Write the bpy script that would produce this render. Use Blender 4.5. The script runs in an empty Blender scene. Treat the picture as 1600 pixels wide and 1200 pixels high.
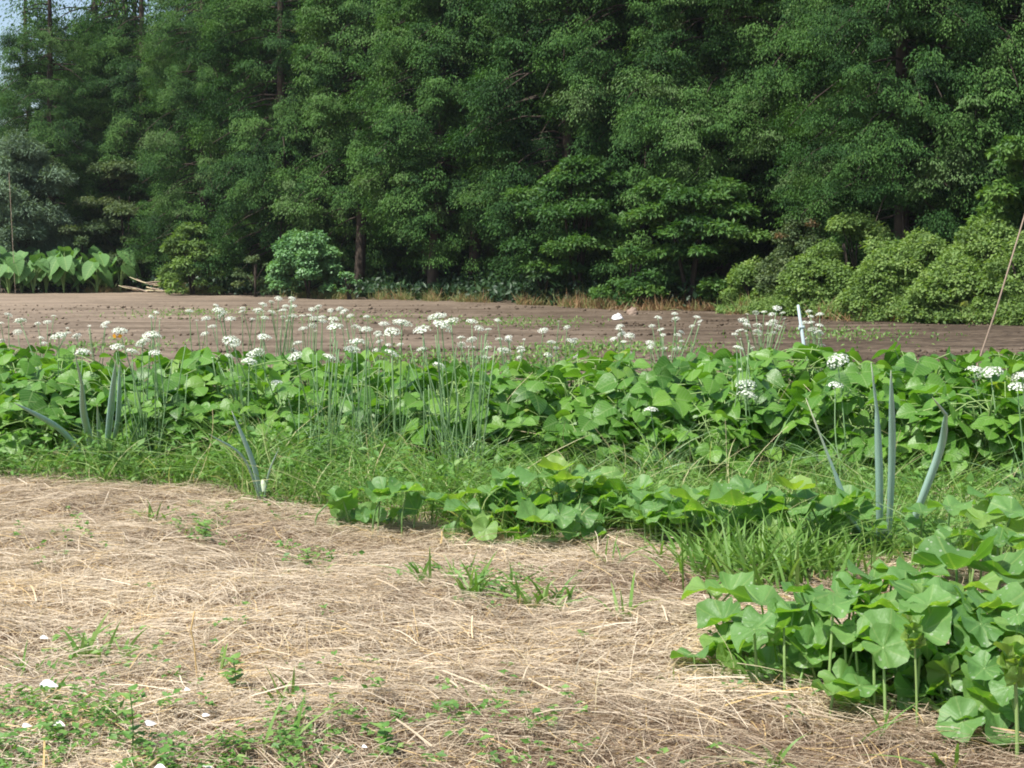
import bpy, math, random
import numpy as np
from mathutils import Vector, Matrix

# ------------------------------------------------------------------ camera
SC = bpy.context.scene
H, F, YH = 0.8, 2300.0, 405.0           # eye height (m), focal length and horizon row in a 1600 x 1200 frame
TH = math.atan((600 - YH) / F)
cam_d = bpy.data.cameras.new("camera"); cam = bpy.data.objects.new("camera", cam_d)
SC.collection.objects.link(cam); SC.camera = cam
cam.location = (0, 0, H); cam.rotation_euler = (math.pi / 2 - TH, 0, 0)
cam_d.sensor_width = 36; cam_d.lens = 36 * F / 1600
cam_d.clip_start = 0.05; cam_d.clip_end = 2000

# ------------------------------------------------------------------ world, sun, exposure
SUN_EL, SUN_AZ = math.radians(58), math.radians(-128)   # azimuth from +Y (into the picture) towards +X
W = bpy.data.worlds.new("World"); SC.world = W; W.use_nodes = True
nt = W.node_tree; nt.nodes.clear()
wo = nt.nodes.new("ShaderNodeOutputWorld"); bg = nt.nodes.new("ShaderNodeBackground")
sky = nt.nodes.new("ShaderNodeTexSky"); sky.sky_type = 'NISHITA'; sky.sun_disc = False
sky.sun_elevation = SUN_EL; sky.sun_rotation = SUN_AZ; sky.dust_density = 2.0; sky.air_density = 1.0
bg.inputs[1].default_value = 0.12
nt.links.new(sky.outputs[0], bg.inputs[0]); nt.links.new(bg.outputs[0], wo.inputs[0])
sl = bpy.data.lights.new("sun", 'SUN'); sl.energy = 4.6; sl.angle = math.radians(0.53); sl.color = (1.0, 0.965, 0.91)
so = bpy.data.objects.new("sun", sl); SC.collection.objects.link(so)
sdir = Vector((math.sin(SUN_AZ) * math.cos(SUN_EL), math.cos(SUN_AZ) * math.cos(SUN_EL), math.sin(SUN_EL)))
so.rotation_euler = sdir.to_track_quat('Z', 'Y').to_euler(); so.location = (0, 0, 30)
SC.view_settings.view_transform = 'Standard'; SC.view_settings.look = 'None'
SC.view_settings.exposure = 0.70; SC.view_settings.gamma = 1.0
SC.render.engine = 'CYCLES'
SC.cycles.max_bounces = 6; SC.cycles.diffuse_bounces = 4; SC.cycles.transmission_bounces = 4
SC.cycles.glossy_bounces = 2; SC.cycles.volume_bounces = 1; SC.cycles.caustics_reflective = False
SC.cycles.filter_width = 1.9

R = np.random.default_rng(7); random.seed(7)
C = SC.collection

# ------------------------------------------------------------------ picture <-> place
cT, sT = math.cos(TH), math.sin(TH)
def ray(px, py):
    u = (px - 800) / F; v = (600 - py) / F
    return np.array([u, cT + v * sT, -sT + v * cT])
def at(px, py, Y):
    r = ray(px, py); return np.array([0, 0, H]) + r * (Y / r[1])
def at_z(px, py, z=0.0):
    r = ray(px, py); return np.array([0, 0, H]) + r * ((z - H) / r[2])
def gd(py):                                 # distance of the ground seen at row py
    return at_z(800, py)[1]

# ------------------------------------------------------------------ noise and ground relief
_T = np.random.default_rng(3).random((256, 256))
def vnoise(x, y):
    x = np.asarray(x, float); y = np.asarray(y, float)
    xi = np.floor(x).astype(int); yi = np.floor(y).astype(int)
    fx = x - xi; fy = y - yi; fx = fx * fx * (3 - 2 * fx); fy = fy * fy * (3 - 2 * fy)
    a = _T[xi & 255, yi & 255]; b = _T[(xi + 1) & 255, yi & 255]
    c = _T[xi & 255, (yi + 1) & 255]; d = _T[(xi + 1) & 255, (yi + 1) & 255]
    return (a * (1 - fx) + b * fx) * (1 - fy) + (c * (1 - fx) + d * fx) * fy
def fbm(x, y, o=4):
    s = 0; a = 0.5; t = 0
    for k in range(o):
        s = s + a * vnoise(np.asarray(x) * 2 ** k + 17 * k, np.asarray(y) * 2 ** k + 5 * k); t += a; a *= 0.5
    return s / t
def sstep(a, b, x):
    t = np.clip((np.asarray(x, float) - a) / (b - a), 0, 1); return t * t * (3 - 2 * t)
def gh(x, y):
    x = np.asarray(x, float); y = np.asarray(y, float)
    near = 1 - sstep(5.0, 7.5, y)
    h = near * ((fbm(x * 2.2, y * 3.2, 3) - 0.5) * 0.07 + (fbm(x * 7 + 3, y * 9, 3) - 0.5) * 0.034)
    far = sstep(7, 10, y)
    h = h + far * ((fbm(x * 0.9, y * 1.4 + 9, 4) - 0.5) * 0.05 + 0.012 * np.sin(y * 7 + 0.5 * np.sin(x)))
    return h

# ------------------------------------------------------------------ mesh building
class MB:
    def __init__(s): s.V = []; s.T = []; s.t = []; s.uv = []; s.n = 0
    def add(s, V, T, tint=0.5, uv=None):
        V = np.asarray(V, float).reshape(-1, 3); T = np.asarray(T, int).reshape(-1, 3)
        s.V.append(V); s.T.append(T + s.n)
        s.t.append(np.broadcast_to(np.asarray(tint, float), (len(V),)).copy())
        s.uv.append(np.zeros((len(V), 2)) if uv is None else np.asarray(uv, float).reshape(-1, 2))
        s.n += len(V)
    def mesh(s, name, mat, smooth=False):
        V = np.concatenate(s.V); T = np.concatenate(s.T); t = np.concatenate(s.t); uv = np.concatenate(s.uv)
        me = bpy.data.meshes.new(name)
        me.vertices.add(len(V)); me.vertices.foreach_set("co", V.astype(np.float32).ravel())
        me.loops.add(len(T) * 3); me.loops.foreach_set("vertex_index", T.astype(np.int32).ravel())
        me.polygons.add(len(T)); me.polygons.foreach_set("loop_start", np.arange(0, len(T) * 3, 3, dtype=np.int32))
        if smooth: me.polygons.foreach_set("use_smooth", np.ones(len(T), bool))
        a = me.attributes.new("tint", 'FLOAT', 'POINT'); a.data.foreach_set("value", t.astype(np.float32))
        a = me.attributes.new("luv", 'FLOAT2', 'POINT'); a.data.foreach_set("vector", uv.astype(np.float32).ravel())
        me.update(calc_edges=True); me.materials.append(mat)
        return me
    def obj(s, name, mat, parent=None, loc=None, smooth=False):
        return link(name, s.mesh(name, mat, smooth), parent, loc)
def link(name, data, parent=None, loc=None, rot=None, scale=None):
    o = bpy.data.objects.new(name, data); C.objects.link(o)
    if parent: o.parent = parent
    if loc is not None: o.location = tuple(float(v) for v in loc)
    if rot is not None: o.rotation_euler = rot
    if scale is not None: o.scale = scale if hasattr(scale, '__len__') else (scale,) * 3
    return o
def tag(o, label=None, cat=None, group=None, kind=None):
    if label: o["label"] = label
    if cat: o["category"] = cat
    if group: o["group"] = group
    if kind: o["kind"] = kind
    return o
def thing(name, loc, label, cat, group=None, rz=0, scale=None):
    return tag(link(name, None, None, loc, (0, 0, rz), scale), label, cat, group)
def nrm(v):
    v = np.asarray(v, float); return v / np.maximum(np.linalg.norm(v, axis=-1, keepdims=True), 1e-9)
def cards(mb, P, D, N, L, Wd, tint, fold=0.25, droop=0.0):
    """small folded leaves: P base points, D direction, N up normal, L length, Wd width"""
    n = len(P); D = nrm(D); S = nrm(np.cross(D, N)); U = np.cross(S, D)
    L = np.broadcast_to(L, (n,))[:, None]; Wd = np.broadcast_to(Wd, (n,))[:, None]
    a = P; b = P + D * L * 0.45 + S * Wd * 0.5 + U * Wd * fold; c = P + D * L - U * L * droop; d = P + D * L * 0.45 - S * Wd * 0.5 + U * Wd * fold
    V = np.stack([a, b, c, d], 1).reshape(-1, 3)
    i = np.arange(n)[:, None] * 4
    T = np.concatenate([i + [0, 1, 2], i + [0, 2, 3]], 0)
    uv = np.tile([[0, 0], [1, .45], [0, 1], [-1, .45]], (n, 1))
    mb.add(V, T, np.repeat(np.broadcast_to(tint, (n,)), 4), uv)
def ribbons(mb, P, D, L, Wd, bend, tint, seg=4, taper=True, side=None, kink=None):
    """grass blades / straws: start P, direction D, length L, sag vector bend (added as t^2*L)"""
    n = len(P); D = nrm(D); L = np.broadcast_to(L, (n,)); Wd = np.broadcast_to(Wd, (n,))
    if side is None: side = nrm(np.cross(D, nrm(R.normal(size=(n, 3)))))
    V = np.zeros((n, seg + 1, 2, 3))
    for k in range(seg + 1):
        t = k / seg
        p = P + D * (L * t)[:, None] + bend * (L * t * t)[:, None]
        if kink is not None and k > seg // 2: p = p + kink * (L * (t - 0.5))[:, None]
        w = Wd * ((1 - t ** 2.2) * (0.65 + 0.35 * min(1, t * 4)) if taper else 1.0)
        V[:, k, 0] = p - side * (w / 2)[:, None]; V[:, k, 1] = p + side * (w / 2)[:, None]
    i = (np.arange(n) * (seg + 1) * 2)[:, None, None]; k = (np.arange(seg) * 2)[None, :, None]
    T = np.concatenate([i + k + [0, 1, 3], i + k + [0, 3, 2]], 0).reshape(-1, 3)
    mb.add(V.reshape(-1, 3), T, np.repeat(np.broadcast_to(tint, (n,)), (seg + 1) * 2))
def tube(mb, pts, rad, sides=6, tint=0.5, cap=True):
    pts = np.asarray(pts, float); n = len(pts); rad = np.broadcast_to(rad, (n,))
    tan = nrm(np.gradient(pts, axis=0)); ref = np.array([0.3, 0.9, 0.1]) if abs(tan[0][2]) > .7 else np.array([0, 0, 1.])
    A = nrm(np.cross(tan, ref)); B = np.cross(tan, A)
    th = np.arange(sides) * 2 * np.pi / sides
    V = pts[:, None] + rad[:, None, None] * (A[:, None] * np.cos(th)[None, :, None] + B[:, None] * np.sin(th)[None, :, None])
    T = []
    for i in range(n - 1):
        for j in range(sides):
            a = i * sides + j; b = i * sides + (j + 1) % sides
            T += [[a, b, b + sides], [a, b + sides, a + sides]]
    V = V.reshape(-1, 3)
    if cap:
        V = np.vstack([V, pts[-1] + tan[-1] * rad[-1] * .6]); m = len(V) - 1
        T += [[(n - 1) * sides + j, (n - 1) * sides + (j + 1) % sides, m] for j in range(sides)]
    mb.add(V, T, tint)
def curve(ctrl, n=14):
    """Catmull-Rom through control points"""
    c = np.asarray(ctrl, float); c = np.vstack([2 * c[0] - c[1], c, 2 * c[-1] - c[-2]]); out = []
    m = len(c) - 3
    for s in np.linspace(0, m - 1e-6, n):
        i = int(s); t = s - i; p0, p1, p2, p3 = c[i:i + 4]
        out.append(0.5 * (2 * p1 + (p2 - p0) * t + (2 * p0 - 5 * p1 + 4 * p2 - p3) * t * t + (3 * p1 - p0 - 3 * p2 + p3) * t ** 3))
    return np.array(out)

# ------------------------------------------------------------------ materials
def newmat(name):
    m = bpy.data.materials.new(name); m.use_nodes = True; m.node_tree.nodes.clear()
    return m, m.node_tree.nodes, m.node_tree.links
def ramp(n, l, src, stops):
    r = n.new("ShaderNodeValToRGB"); el = r.color_ramp.elements
    while len(el) < len(stops): el.new(0.5)
    for e, (p, c) in zip(el, stops): e.position = p; e.color = (*c, 1)
    l.new(src, r.inputs[0]); return r.outputs[0]
def math_(n, l, op, a, b=None, clamp=False):
    m = n.new("ShaderNodeMath"); m.operation = op; m.use_clamp = clamp
    for i, v in enumerate((a, b)):
        if v is None: continue
        if isinstance(v, (int, float)): m.inputs[i].default_value = v
        else: l.new(v, m.inputs[i])
    return m.outputs[0]
def leafmat(name, stops, rough=0.5, trans=0.3, tcol=(1.5, 1.6, 0.6), veins=None, spots=False, noise=0.25, spec=0.4, objvar=0.0):
    m, n, l = newmat(name)
    at_ = n.new("ShaderNodeAttribute"); at_.attribute_name = "tint"
    tc = n.new("ShaderNodeTexCoord"); nz = n.new("ShaderNodeTexNoise"); nz.inputs["Scale"].default_value = 7; nz.inputs["Detail"].default_value = 4
    l.new(tc.outputs["Object"], nz.inputs["Vector"])
    v = math_(n, l, 'ADD', at_.outputs["Fac"], math_(n, l, 'MULTIPLY', math_(n, l, 'SUBTRACT', nz.outputs["Fac"], 0.5), noise))
    if objvar:
        oi = n.new("ShaderNodeObjectInfo")
        v = math_(n, l, 'ADD', v, math_(n, l, 'MULTIPLY', math_(n, l, 'SUBTRACT', oi.outputs["Random"], 0.5), objvar))
    col = ramp(n, l, v, stops)
    if veins:
        ua = n.new("ShaderNodeAttribute"); ua.attribute_name = "luv"; sx = n.new("ShaderNodeSeparateXYZ"); l.new(ua.outputs["Vector"], sx.inputs[0])
        au = math_(n, l, 'ABSOLUTE', sx.outputs[0]); 
        if veins == 'pinnate':
            s = math_(n, l, 'MULTIPLY', math_(n, l, 'SUBTRACT', sx.outputs[1], math_(n, l, 'MULTIPLY', au, 0.35)), 7.0)
            fr = math_(n, l, 'ABSOLUTE', math_(n, l, 'SUBTRACT', math_(n, l, 'FRACT', s), 0.5))
            side = math_(n, l, 'LESS_THAN', fr, 0.07); mid = math_(n, l, 'LESS_THAN', au, 0.05)
            msk = math_(n, l, 'MAXIMUM', side, mid)
        else:
            s = math_(n, l, 'MULTIPLY', sx.outputs[0], 7.0)
            fr = math_(n, l, 'ABSOLUTE', math_(n, l, 'SUBTRACT', math_(n, l, 'FRACT', s), 0.5))
            msk = math_(n, l, 'LESS_THAN', math_(n, l, 'MULTIPLY', fr, math_(n, l, 'ADD', sx.outputs[1], 0.1)), 0.035)
        mx = n.new("ShaderNodeMix"); mx.data_type = 'RGBA'; l.new(math_(n, l, 'MULTIPLY', msk, 0.5), mx.inputs[0])
        l.new(col, mx.inputs[6]); mx.inputs[7].default_value = (0.24, 0.36, 0.12, 1); col = mx.outputs[2]
    if spots:
        vo = n.new("ShaderNodeTexVoronoi"); vo.inputs["Scale"].default_value = 70; l.new(tc.outputs["Object"], vo.inputs["Vector"])
        n2 = n.new("ShaderNodeTexNoise"); n2.inputs["Scale"].default_value = 11; l.new(tc.outputs["Object"], n2.inputs["Vector"])
        sp = math_(n, l, 'MULTIPLY', math_(n, l, 'LESS_THAN', vo.outputs["Distance"], 0.22), math_(n, l, 'GREATER_THAN', n2.outputs["Fac"], 0.53))
        mx = n.new("ShaderNodeMix"); mx.data_type = 'RGBA'; l.new(math_(n, l, 'MULTIPLY', sp, 0.5), mx.inputs[0])
        l.new(col, mx.inputs[6]); mx.inputs[7].default_value = (0.45, 0.5, 0.42, 1); col = mx.outputs[2]
    p = n.new("ShaderNodeBsdfPrincipled"); p.inputs["Roughness"].default_value = rough; p.inputs["Specular IOR Level"].default_value = spec
    l.new(col, p.inputs["Base Color"])
    if veins:
        nb = n.new("ShaderNodeTexNoise"); nb.inputs["Scale"].default_value = 90; nb.inputs["Detail"].default_value = 3; l.new(tc.outputs["Object"], nb.inputs["Vector"])
        bp = n.new("ShaderNodeBump"); bp.inputs["Strength"].default_value = .5; bp.inputs["Distance"].default_value = .004; l.new(math_(n, l, 'SUBTRACT', nb.outputs["Fac"], math_(n, l, 'MULTIPLY', msk, .5)), bp.inputs["Height"]); l.new(bp.outputs[0], p.inputs["Normal"])
    out = n.new("ShaderNodeOutputMaterial")
    if trans > 0:
        tr = n.new("ShaderNodeBsdfTranslucent"); mu = n.new("ShaderNodeMix"); mu.data_type = 'RGBA'; mu.blend_type = 'MULTIPLY'
        mu.inputs[0].default_value = 1; l.new(col, mu.inputs[6]); mu.inputs[7].default_value = (*tcol, 1); mu.clamp_result = False
        l.new(mu.outputs[2], tr.inputs[0]); ms = n.new("ShaderNodeMixShader"); ms.inputs[0].default_value = trans
        l.new(p.outputs[0], ms.inputs[1]); l.new(tr.outputs[0], ms.inputs[2]); l.new(ms.outputs[0], out.inputs[0])
    else: l.new(p.outputs[0], out.inputs[0])
    return m
M = {}
M['conifer'] = leafmat('conifer_foliage', [(0, (.008, .028, .008)), (.45, (.032, .088, .020)), (.8, (.080, .170, .036)), (1, (.10, .165, .06))], .6, .22, (1.3, 1.5, .5), objvar=.35, noise=.6, spec=.12)
M['broad'] = leafmat('broadleaf_foliage', [(0, (.028, .075, .020)), (.5, (.055, .130, .030)), (1, (.125, .220, .045))], .5, .3, objvar=.2, noise=.5, spec=.2)
M['olive'] = leafmat('olive_foliage', [(0, (.04, .075, .03)), (.5, (.08, .125, .05)), (1, (.15, .19, .08))], .6, .25, objvar=.1, noise=.5, spec=.2)
M['willow'] = leafmat('grey_foliage', [(0, (.075, .12, .075)), (.5, (.13, .20, .125)), (1, (.21, .30, .20))], .6, .25, noise=.4, spec=.2)
M['glossy'] = leafmat('glossy_foliage', [(0, (.05, .12, .05)), (.5, (.10, .22, .085)), (1, (.18, .33, .13))], .45, .25, spec=.3, noise=.4)
M['vine'] = leafmat('vine_foliage', [(0, (.075, .130, .038)), (.5, (.145, .235, .065)), (1, (.24, .33, .10))], .6, .35, noise=.7, spec=.2)
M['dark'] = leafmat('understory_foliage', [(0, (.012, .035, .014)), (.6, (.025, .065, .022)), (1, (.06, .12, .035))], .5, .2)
M['red'] = leafmat('reddish_shoots', [(0, (.09, .08, .03)), (1, (.22, .13, .06))], .5, .3, (1.2, 1.1, .6))
M['bean'] = leafmat('bean_leaf', [(0, (.05, .145, .018)), (.5, (.105, .25, .026)), (.9, (.18, .33, .045)), (1, (.32, .38, .08))], .42, .36, (1.35, 1.5, .5), veins='pinnate', noise=.3, spec=.5)
M['pumpkin'] = leafmat('pumpkin_leaf', [(0, (.085, .20, .05)), (.6, (.15, .295, .080)), (1, (.26, .37, .09))], .5, .42, (1.6, 1.7, .35), veins='radial', spots=True, noise=.3, spec=.5)
M['taro'] = leafmat('taro_leaf', [(0, (.07, .17, .05)), (1, (.15, .30, .09))], .6, .3, (1.4, 1.5, .5), veins='pinnate', spec=.25)
M['stem'] = leafmat('green_stem', [(0, (.10, .20, .05)), (1, (.24, .34, .11))], .5, 0)
M['chive'] = leafmat('chive_stalk', [(0, (.09, .20, .06)), (1, (.26, .38, .19))], .45, 0)
M['onion'] = leafmat('onion_leaf', [(0, (.22, .36, .29)), (.6, (.34, .48, .41)), (1, (.50, .52, .34))], .38, 0, noise=.5, spec=.5)
M['grass'] = leafmat('grass_blade', [(0, (.08, .19, .030)), (.5, (.14, .270, .050)), (.8, (.24, .35, .10)), (1, (.48, .46, .24))], .5, .35, (1.3, 1.4, .6))
M['weed'] = leafmat('weed_leaf', [(0, (.07, .17, .035)), (.6, (.13, .27, .055)), (1, (.24, .36, .10))], .5, .32, (1.3, 1.4, .6))
M['straw'] = leafmat('dry_straw', [(0, (.15, .10, .06)), (.25, (.33, .255, .17)), (.6, (.52, .43, .30)), (.85, (.66, .57, .43)), (.93, (.60, .43, .19)), (1, (.60, .42, .18))], .55, .12, (1.2, 1.1, .8), noise=.3)
M['drystalk'] = leafmat('dry_stalk', [(0, (.32, .25, .12)), (1, (.60, .52, .32))], .6, .1, (1, 1, 1))
M['bark'] = leafmat('bark', [(0, (.03, .024, .018)), (1, (.09, .068, .052))], .85, 0, noise=1.2, spec=.2)
M['petal'] = leafmat('white_petal', [(0, (.58, .64, .48)), (1, (.87, .88, .80))], .6, .3, (1.05, 1.05, 1.0), noise=0)
M['yellow'] = leafmat('orange_petal', [(0, (.70, .30, .02)), (1, (.85, .50, .05))], .5, .3, (1.2, 1, .5))
M['white'] = leafmat('white_shred', [(0, (.60, .58, .55)), (1, (.82, .81, .80))], .5, .2, (1, 1, 1))
M['stake'] = leafmat('pale_stake', [(0, (.34, .44, .44)), (1, (.48, .56, .56))], .4, 0)
M['greenstake'] = leafmat('green_stake', [(0, (.14, .24, .20)), (1, (.18, .28, .24))], .4, 0)
M['wood'] = leafmat('weathered_wood', [(0, (.20, .14, .10)), (1, (.34, .26, .19))], .7, 0, noise=.8)
M['drygrass'] = leafmat('dry_verge_grass', [(0, (.15, .09, .05)), (.45, (.32, .185, .085)), (.75, (.25, .21, .08)), (1, (.14, .21, .06))], .6, .25, (1.2, 1.1, .8), noise=.6)

def groundmat():
    m, n, l = newmat("tilled_soil")
    tc = n.new("ShaderNodeTexCoord")
    sp = n.new("ShaderNodeSeparateXYZ"); l.new(tc.outputs["Object"], sp.inputs[0])
    def nz(sc, det=6, vec=None, rough=.6):
        q = n.new("ShaderNodeTexNoise"); q.inputs["Scale"].default_value = sc; q.inputs["Detail"].default_value = det; q.inputs["Roughness"].default_value = rough
        l.new(vec if vec else tc.outputs["Object"], q.inputs["Vector"]); return q.outputs["Fac"]
    mp = n.new("ShaderNodeMapping"); mp.inputs["Scale"].default_value = (.5, 1.5, 1); l.new(tc.outputs["Object"], mp.inputs[0])
    furrow = nz(1.0, 5, mp.outputs[0]); fine = nz(9, 8); big = nz(.25, 3)
    v = math_(n, l, 'ADD', math_(n, l, 'MULTIPLY', furrow, .55), math_(n, l, 'MULTIPLY', fine, .45))
    left = math_(n, l, 'MULTIPLY', sp.outputs[0], -0.016)
    v = math_(n, l, 'ADD', math_(n, l, 'ADD', v, left), math_(n, l, 'MULTIPLY', math_(n, l, 'SUBTRACT', big, .5), .2))
    soil = ramp(n, l, v, [(.36, (.045, .032, .021)), (.45, (.095, .070, .047)), (.54, (.142, .109, .077)), (.70, (.25, .195, .140))])
    thatch = ramp(n, l, nz(30, 6), [(.3, (.09, .055, .03)), (.7, (.26, .17, .10))])
    k = n.new("ShaderNodeMapRange"); l.new(sp.outputs[1], k.inputs[0]); k.inputs[1].default_value = 5.2; k.inputs[2].default_value = 6.0
    mx = n.new("ShaderNodeMix"); mx.data_type = 'RGBA'; l.new(k.outputs[0], mx.inputs[0]); l.new(thatch, mx.inputs[6]); l.new(soil, mx.inputs[7])
    p = n.new("ShaderNodeBsdfPrincipled"); p.inputs["Roughness"].default_value = .95; p.inputs["Specular IOR Level"].default_value = .15
    l.new(mx.outputs[2], p.inputs["Base Color"])
    bp = n.new("ShaderNodeBump"); bp.inputs["Strength"].default_value = .7; bp.inputs["Distance"].default_value = .03; l.new(nz(25, 8), bp.inputs["Height"])
    l.new(bp.outputs[0], p.inputs["Normal"])
    out = n.new("ShaderNodeOutputMaterial"); l.new(p.outputs[0], out.inputs[0]); return m
M['ground'] = groundmat()

# ------------------------------------------------------------------ ground
def grid_axis(fine0, fine1, step, lo, hi):
    a = list(np.arange(fine0, fine1, step)); x = fine1; s = step
    while x < hi: a.append(x); s *= 1.12; x += s
    a.append(hi); x = fine0; s = step; b = []
    while x > lo:
        s *= 1.12; x -= s; b.append(max(x, lo))
    return np.array(b[::-1] + a)
gx = grid_axis(-2.6, 2.6, .035, -240, 240); gy = grid_axis(1.2, 9, .035, -60, 240)
X, Y = np.meshgrid(gx, gy); Z = gh(X, Y); nx, ny = len(gx), len(gy)
i = (np.arange(ny - 1)[:, None] * nx + np.arange(nx - 1)[None]).ravel()
g = MB(); g.add(np.stack([X, Y, Z], -1).reshape(-1, 3), np.concatenate([np.stack([i, i + 1, i + nx + 1], 1), np.stack([i, i + nx + 1, i + nx], 1)]))
tag(g.obj('ground', M['ground'], smooth=True), kind='structure')

# clods of tilled earth
f = MB(); n = 16000; y = R.uniform(26 ** -1, 6.7 ** -1, n) ** -1; x = R.uniform(-1, 1, n) * (y * .37 + .4); z = gh(x, y)
sz = R.uniform(.004, .012, n) * R.choice([1, 1, 1.7, 2.4], n) * (.6 + y / 22); oc = np.array([[1, 0, 0], [0, 1, 0], [-1, 0, 0], [0, -1, 0], [0, 0, .8], [0, 0, -.8]], float)
V = oc[None] * sz[:, None, None] * R.uniform(.55, 1.35, (n, 6, 1)) + np.stack([x, y, z], 1)[:, None]
T = np.array([[0, 1, 4], [1, 2, 4], [2, 3, 4], [3, 0, 4], [1, 0, 5], [2, 1, 5], [3, 2, 5], [0, 3, 5]]); keepc = fbm(x * .5 + 3, y * .9 + 11, 3) > .44
V = V[keepc]; k = len(V); f.add(V.reshape(-1, 3), (np.arange(k)[:, None, None] * 6 + T).reshape(-1, 3)); tag(f.obj('soil_clods', M['ground']), 'clods of brown earth on the bare tilled field', 'soil', kind='stuff')

# edge of the field: row where the trees begin, as a function of picture column
EPX = np.array([-400, 0, 200, 560, 700, 900, 1200, 1600, 2000]); EPY = np.array([456, 458, 456, 467, 471, 480, 490, 508, 522])
def edge_d(px): return gd(float(np.interp(px, EPX, EPY)))
def gpt(px, d):                              # ground point at picture column px, distance d
    x = (px - 800) / F * (d * cT + H * sT); return np.array([x, d, float(gh(x, d))])

# ------------------------------------------------------------------ trees
def pad_points(n, rad, hgt, rng):
    """points on a drooping umbrella-shaped clump"""
    th = rng.uniform(0, 2 * np.pi, n); r = rad * np.sqrt(rng.uniform(0.0, 1, n))
    z = hgt * (1 - (r / rad) ** 2) - rng.uniform(0, 1, n) ** 2 * hgt * .9
    P = np.stack([r * np.cos(th), r * np.sin(th), z], 1)
    out = np.stack([np.cos(th), np.sin(th), np.zeros(n)], 1)
    return P, out, r / rad
def conifer_meshes(seed, z0, ztop, rad, dense=1.0, lf=1.0):
    rng = np.random.default_rng(seed); f = MB(); t = MB()
    lean = rng.normal(0, .012, 2)
    zz = np.linspace(-.15, ztop, 12)
    tr = np.stack([lean[0] * zz + .03 * np.sin(zz * .9 + seed), lean[1] * zz, zz], 1)
    tube(t, tr, .12 * (1 - zz / ztop * .85).clip(.08), 9, .5)
    z = z0
    while z < ztop - .2:
        k = (z - z0) / (ztop - z0); rr = rad * (1 - k ** 1.6) * rng.uniform(.75, 1.12) * min(1, .62 + k * 3)
        az = rng.uniform(0, 2 * np.pi); cl = z < 6.8
        d = np.array([np.cos(az), np.sin(az), 0]); up = rng.uniform(-.15, .35)
        base = np.array([np.interp(z, zz, tr[:, 0]), np.interp(z, zz, tr[:, 1]), z])
        sg = lambda s: base + d * rr * s + np.array([0, 0, 1]) * rr * (up * s - .55 * s ** 2.2)
        tube(t, [sg(s) for s in np.linspace(0, .9, 5)], np.linspace(.022, .006, 5), 4, .3, cap=False)
        npad = 8 if cl else 2; bt = rng.normal(.45, .17); R0 = rng.uniform(.30, .52)
        ctr = sg(rng.choice([.88, .8, .7, .35], p=[.4, .3, .2, .1]))
        for j in range(npad):
            if cl:
                a2 = rng.uniform(0, 6.28); q2 = R0 * math.sqrt(rng.uniform(0, 1)); c = ctr + [q2 * math.cos(a2), q2 * math.sin(a2), -1.0 * q2 * q2 / R0 + rng.normal(0, .13) + .1]
            else: c = sg(.9 - .5 * j)
            pr = rng.uniform(.09, .22) * (1 if cl else 3.2); n = int((210 if cl else 50) * dense * (pr / .17 if cl else 1))
            P, o, q = pad_points(n, pr, pr * rng.uniform(.5, 1.2), rng); P = P * np.append(rng.uniform(.6, 1.5, 2), 1) * np.where(rng.random(n) < .3, rng.uniform(1, 1.6, n), 1)[:, None] + d * rng.normal(0, .05, n)[:, None]
            D = o * .8 + rng.normal(0, .35, (n, 3)) + np.array([0, 0, -.8]) * (q[:, None] + .3) + d * .5
            L = lf * rng.uniform(.028, .062, n) * (1 if cl else 2.4)
            cards(f, P + c, D, np.array([0, 0, 1.]) + d * .35 + rng.normal(0, .35, (n, 3)), L, L * rng.uniform(.3, .55, n), np.clip(bt + .08 + rng.normal(0, .12) + rng.normal(0, .1, n), 0, .95), .12, .25)
        z += rng.uniform(.029, .072) if cl else rng.uniform(.12, .25)
    return f.mesh('crown', M['conifer']), t.mesh('trunk', M['bark'], True)
CV = [conifer_meshes(11, .7, 11, 2.0, 1.1, .85), conifer_meshes(12, .9, 12, 1.85), conifer_meshes(13, 1.65, 11.5, 1.9, .85, 1.15), conifer_meshes(14, 1.85, 12.5, 1.8)]
def conifer(px, d, v, label, sc=1.0, group='tall conifers along the field edge', lean=0.0, rz=None):
    p = gpt(px, d)
    o = thing('conifer_tree', p, label, 'tree', group, R.uniform(0, 6.28) if rz is None else rz, sc)
    o.rotation_euler[1] = lean
    link('crown', CV[v][0], o); link('trunk', CV[v][1], o); return o
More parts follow.
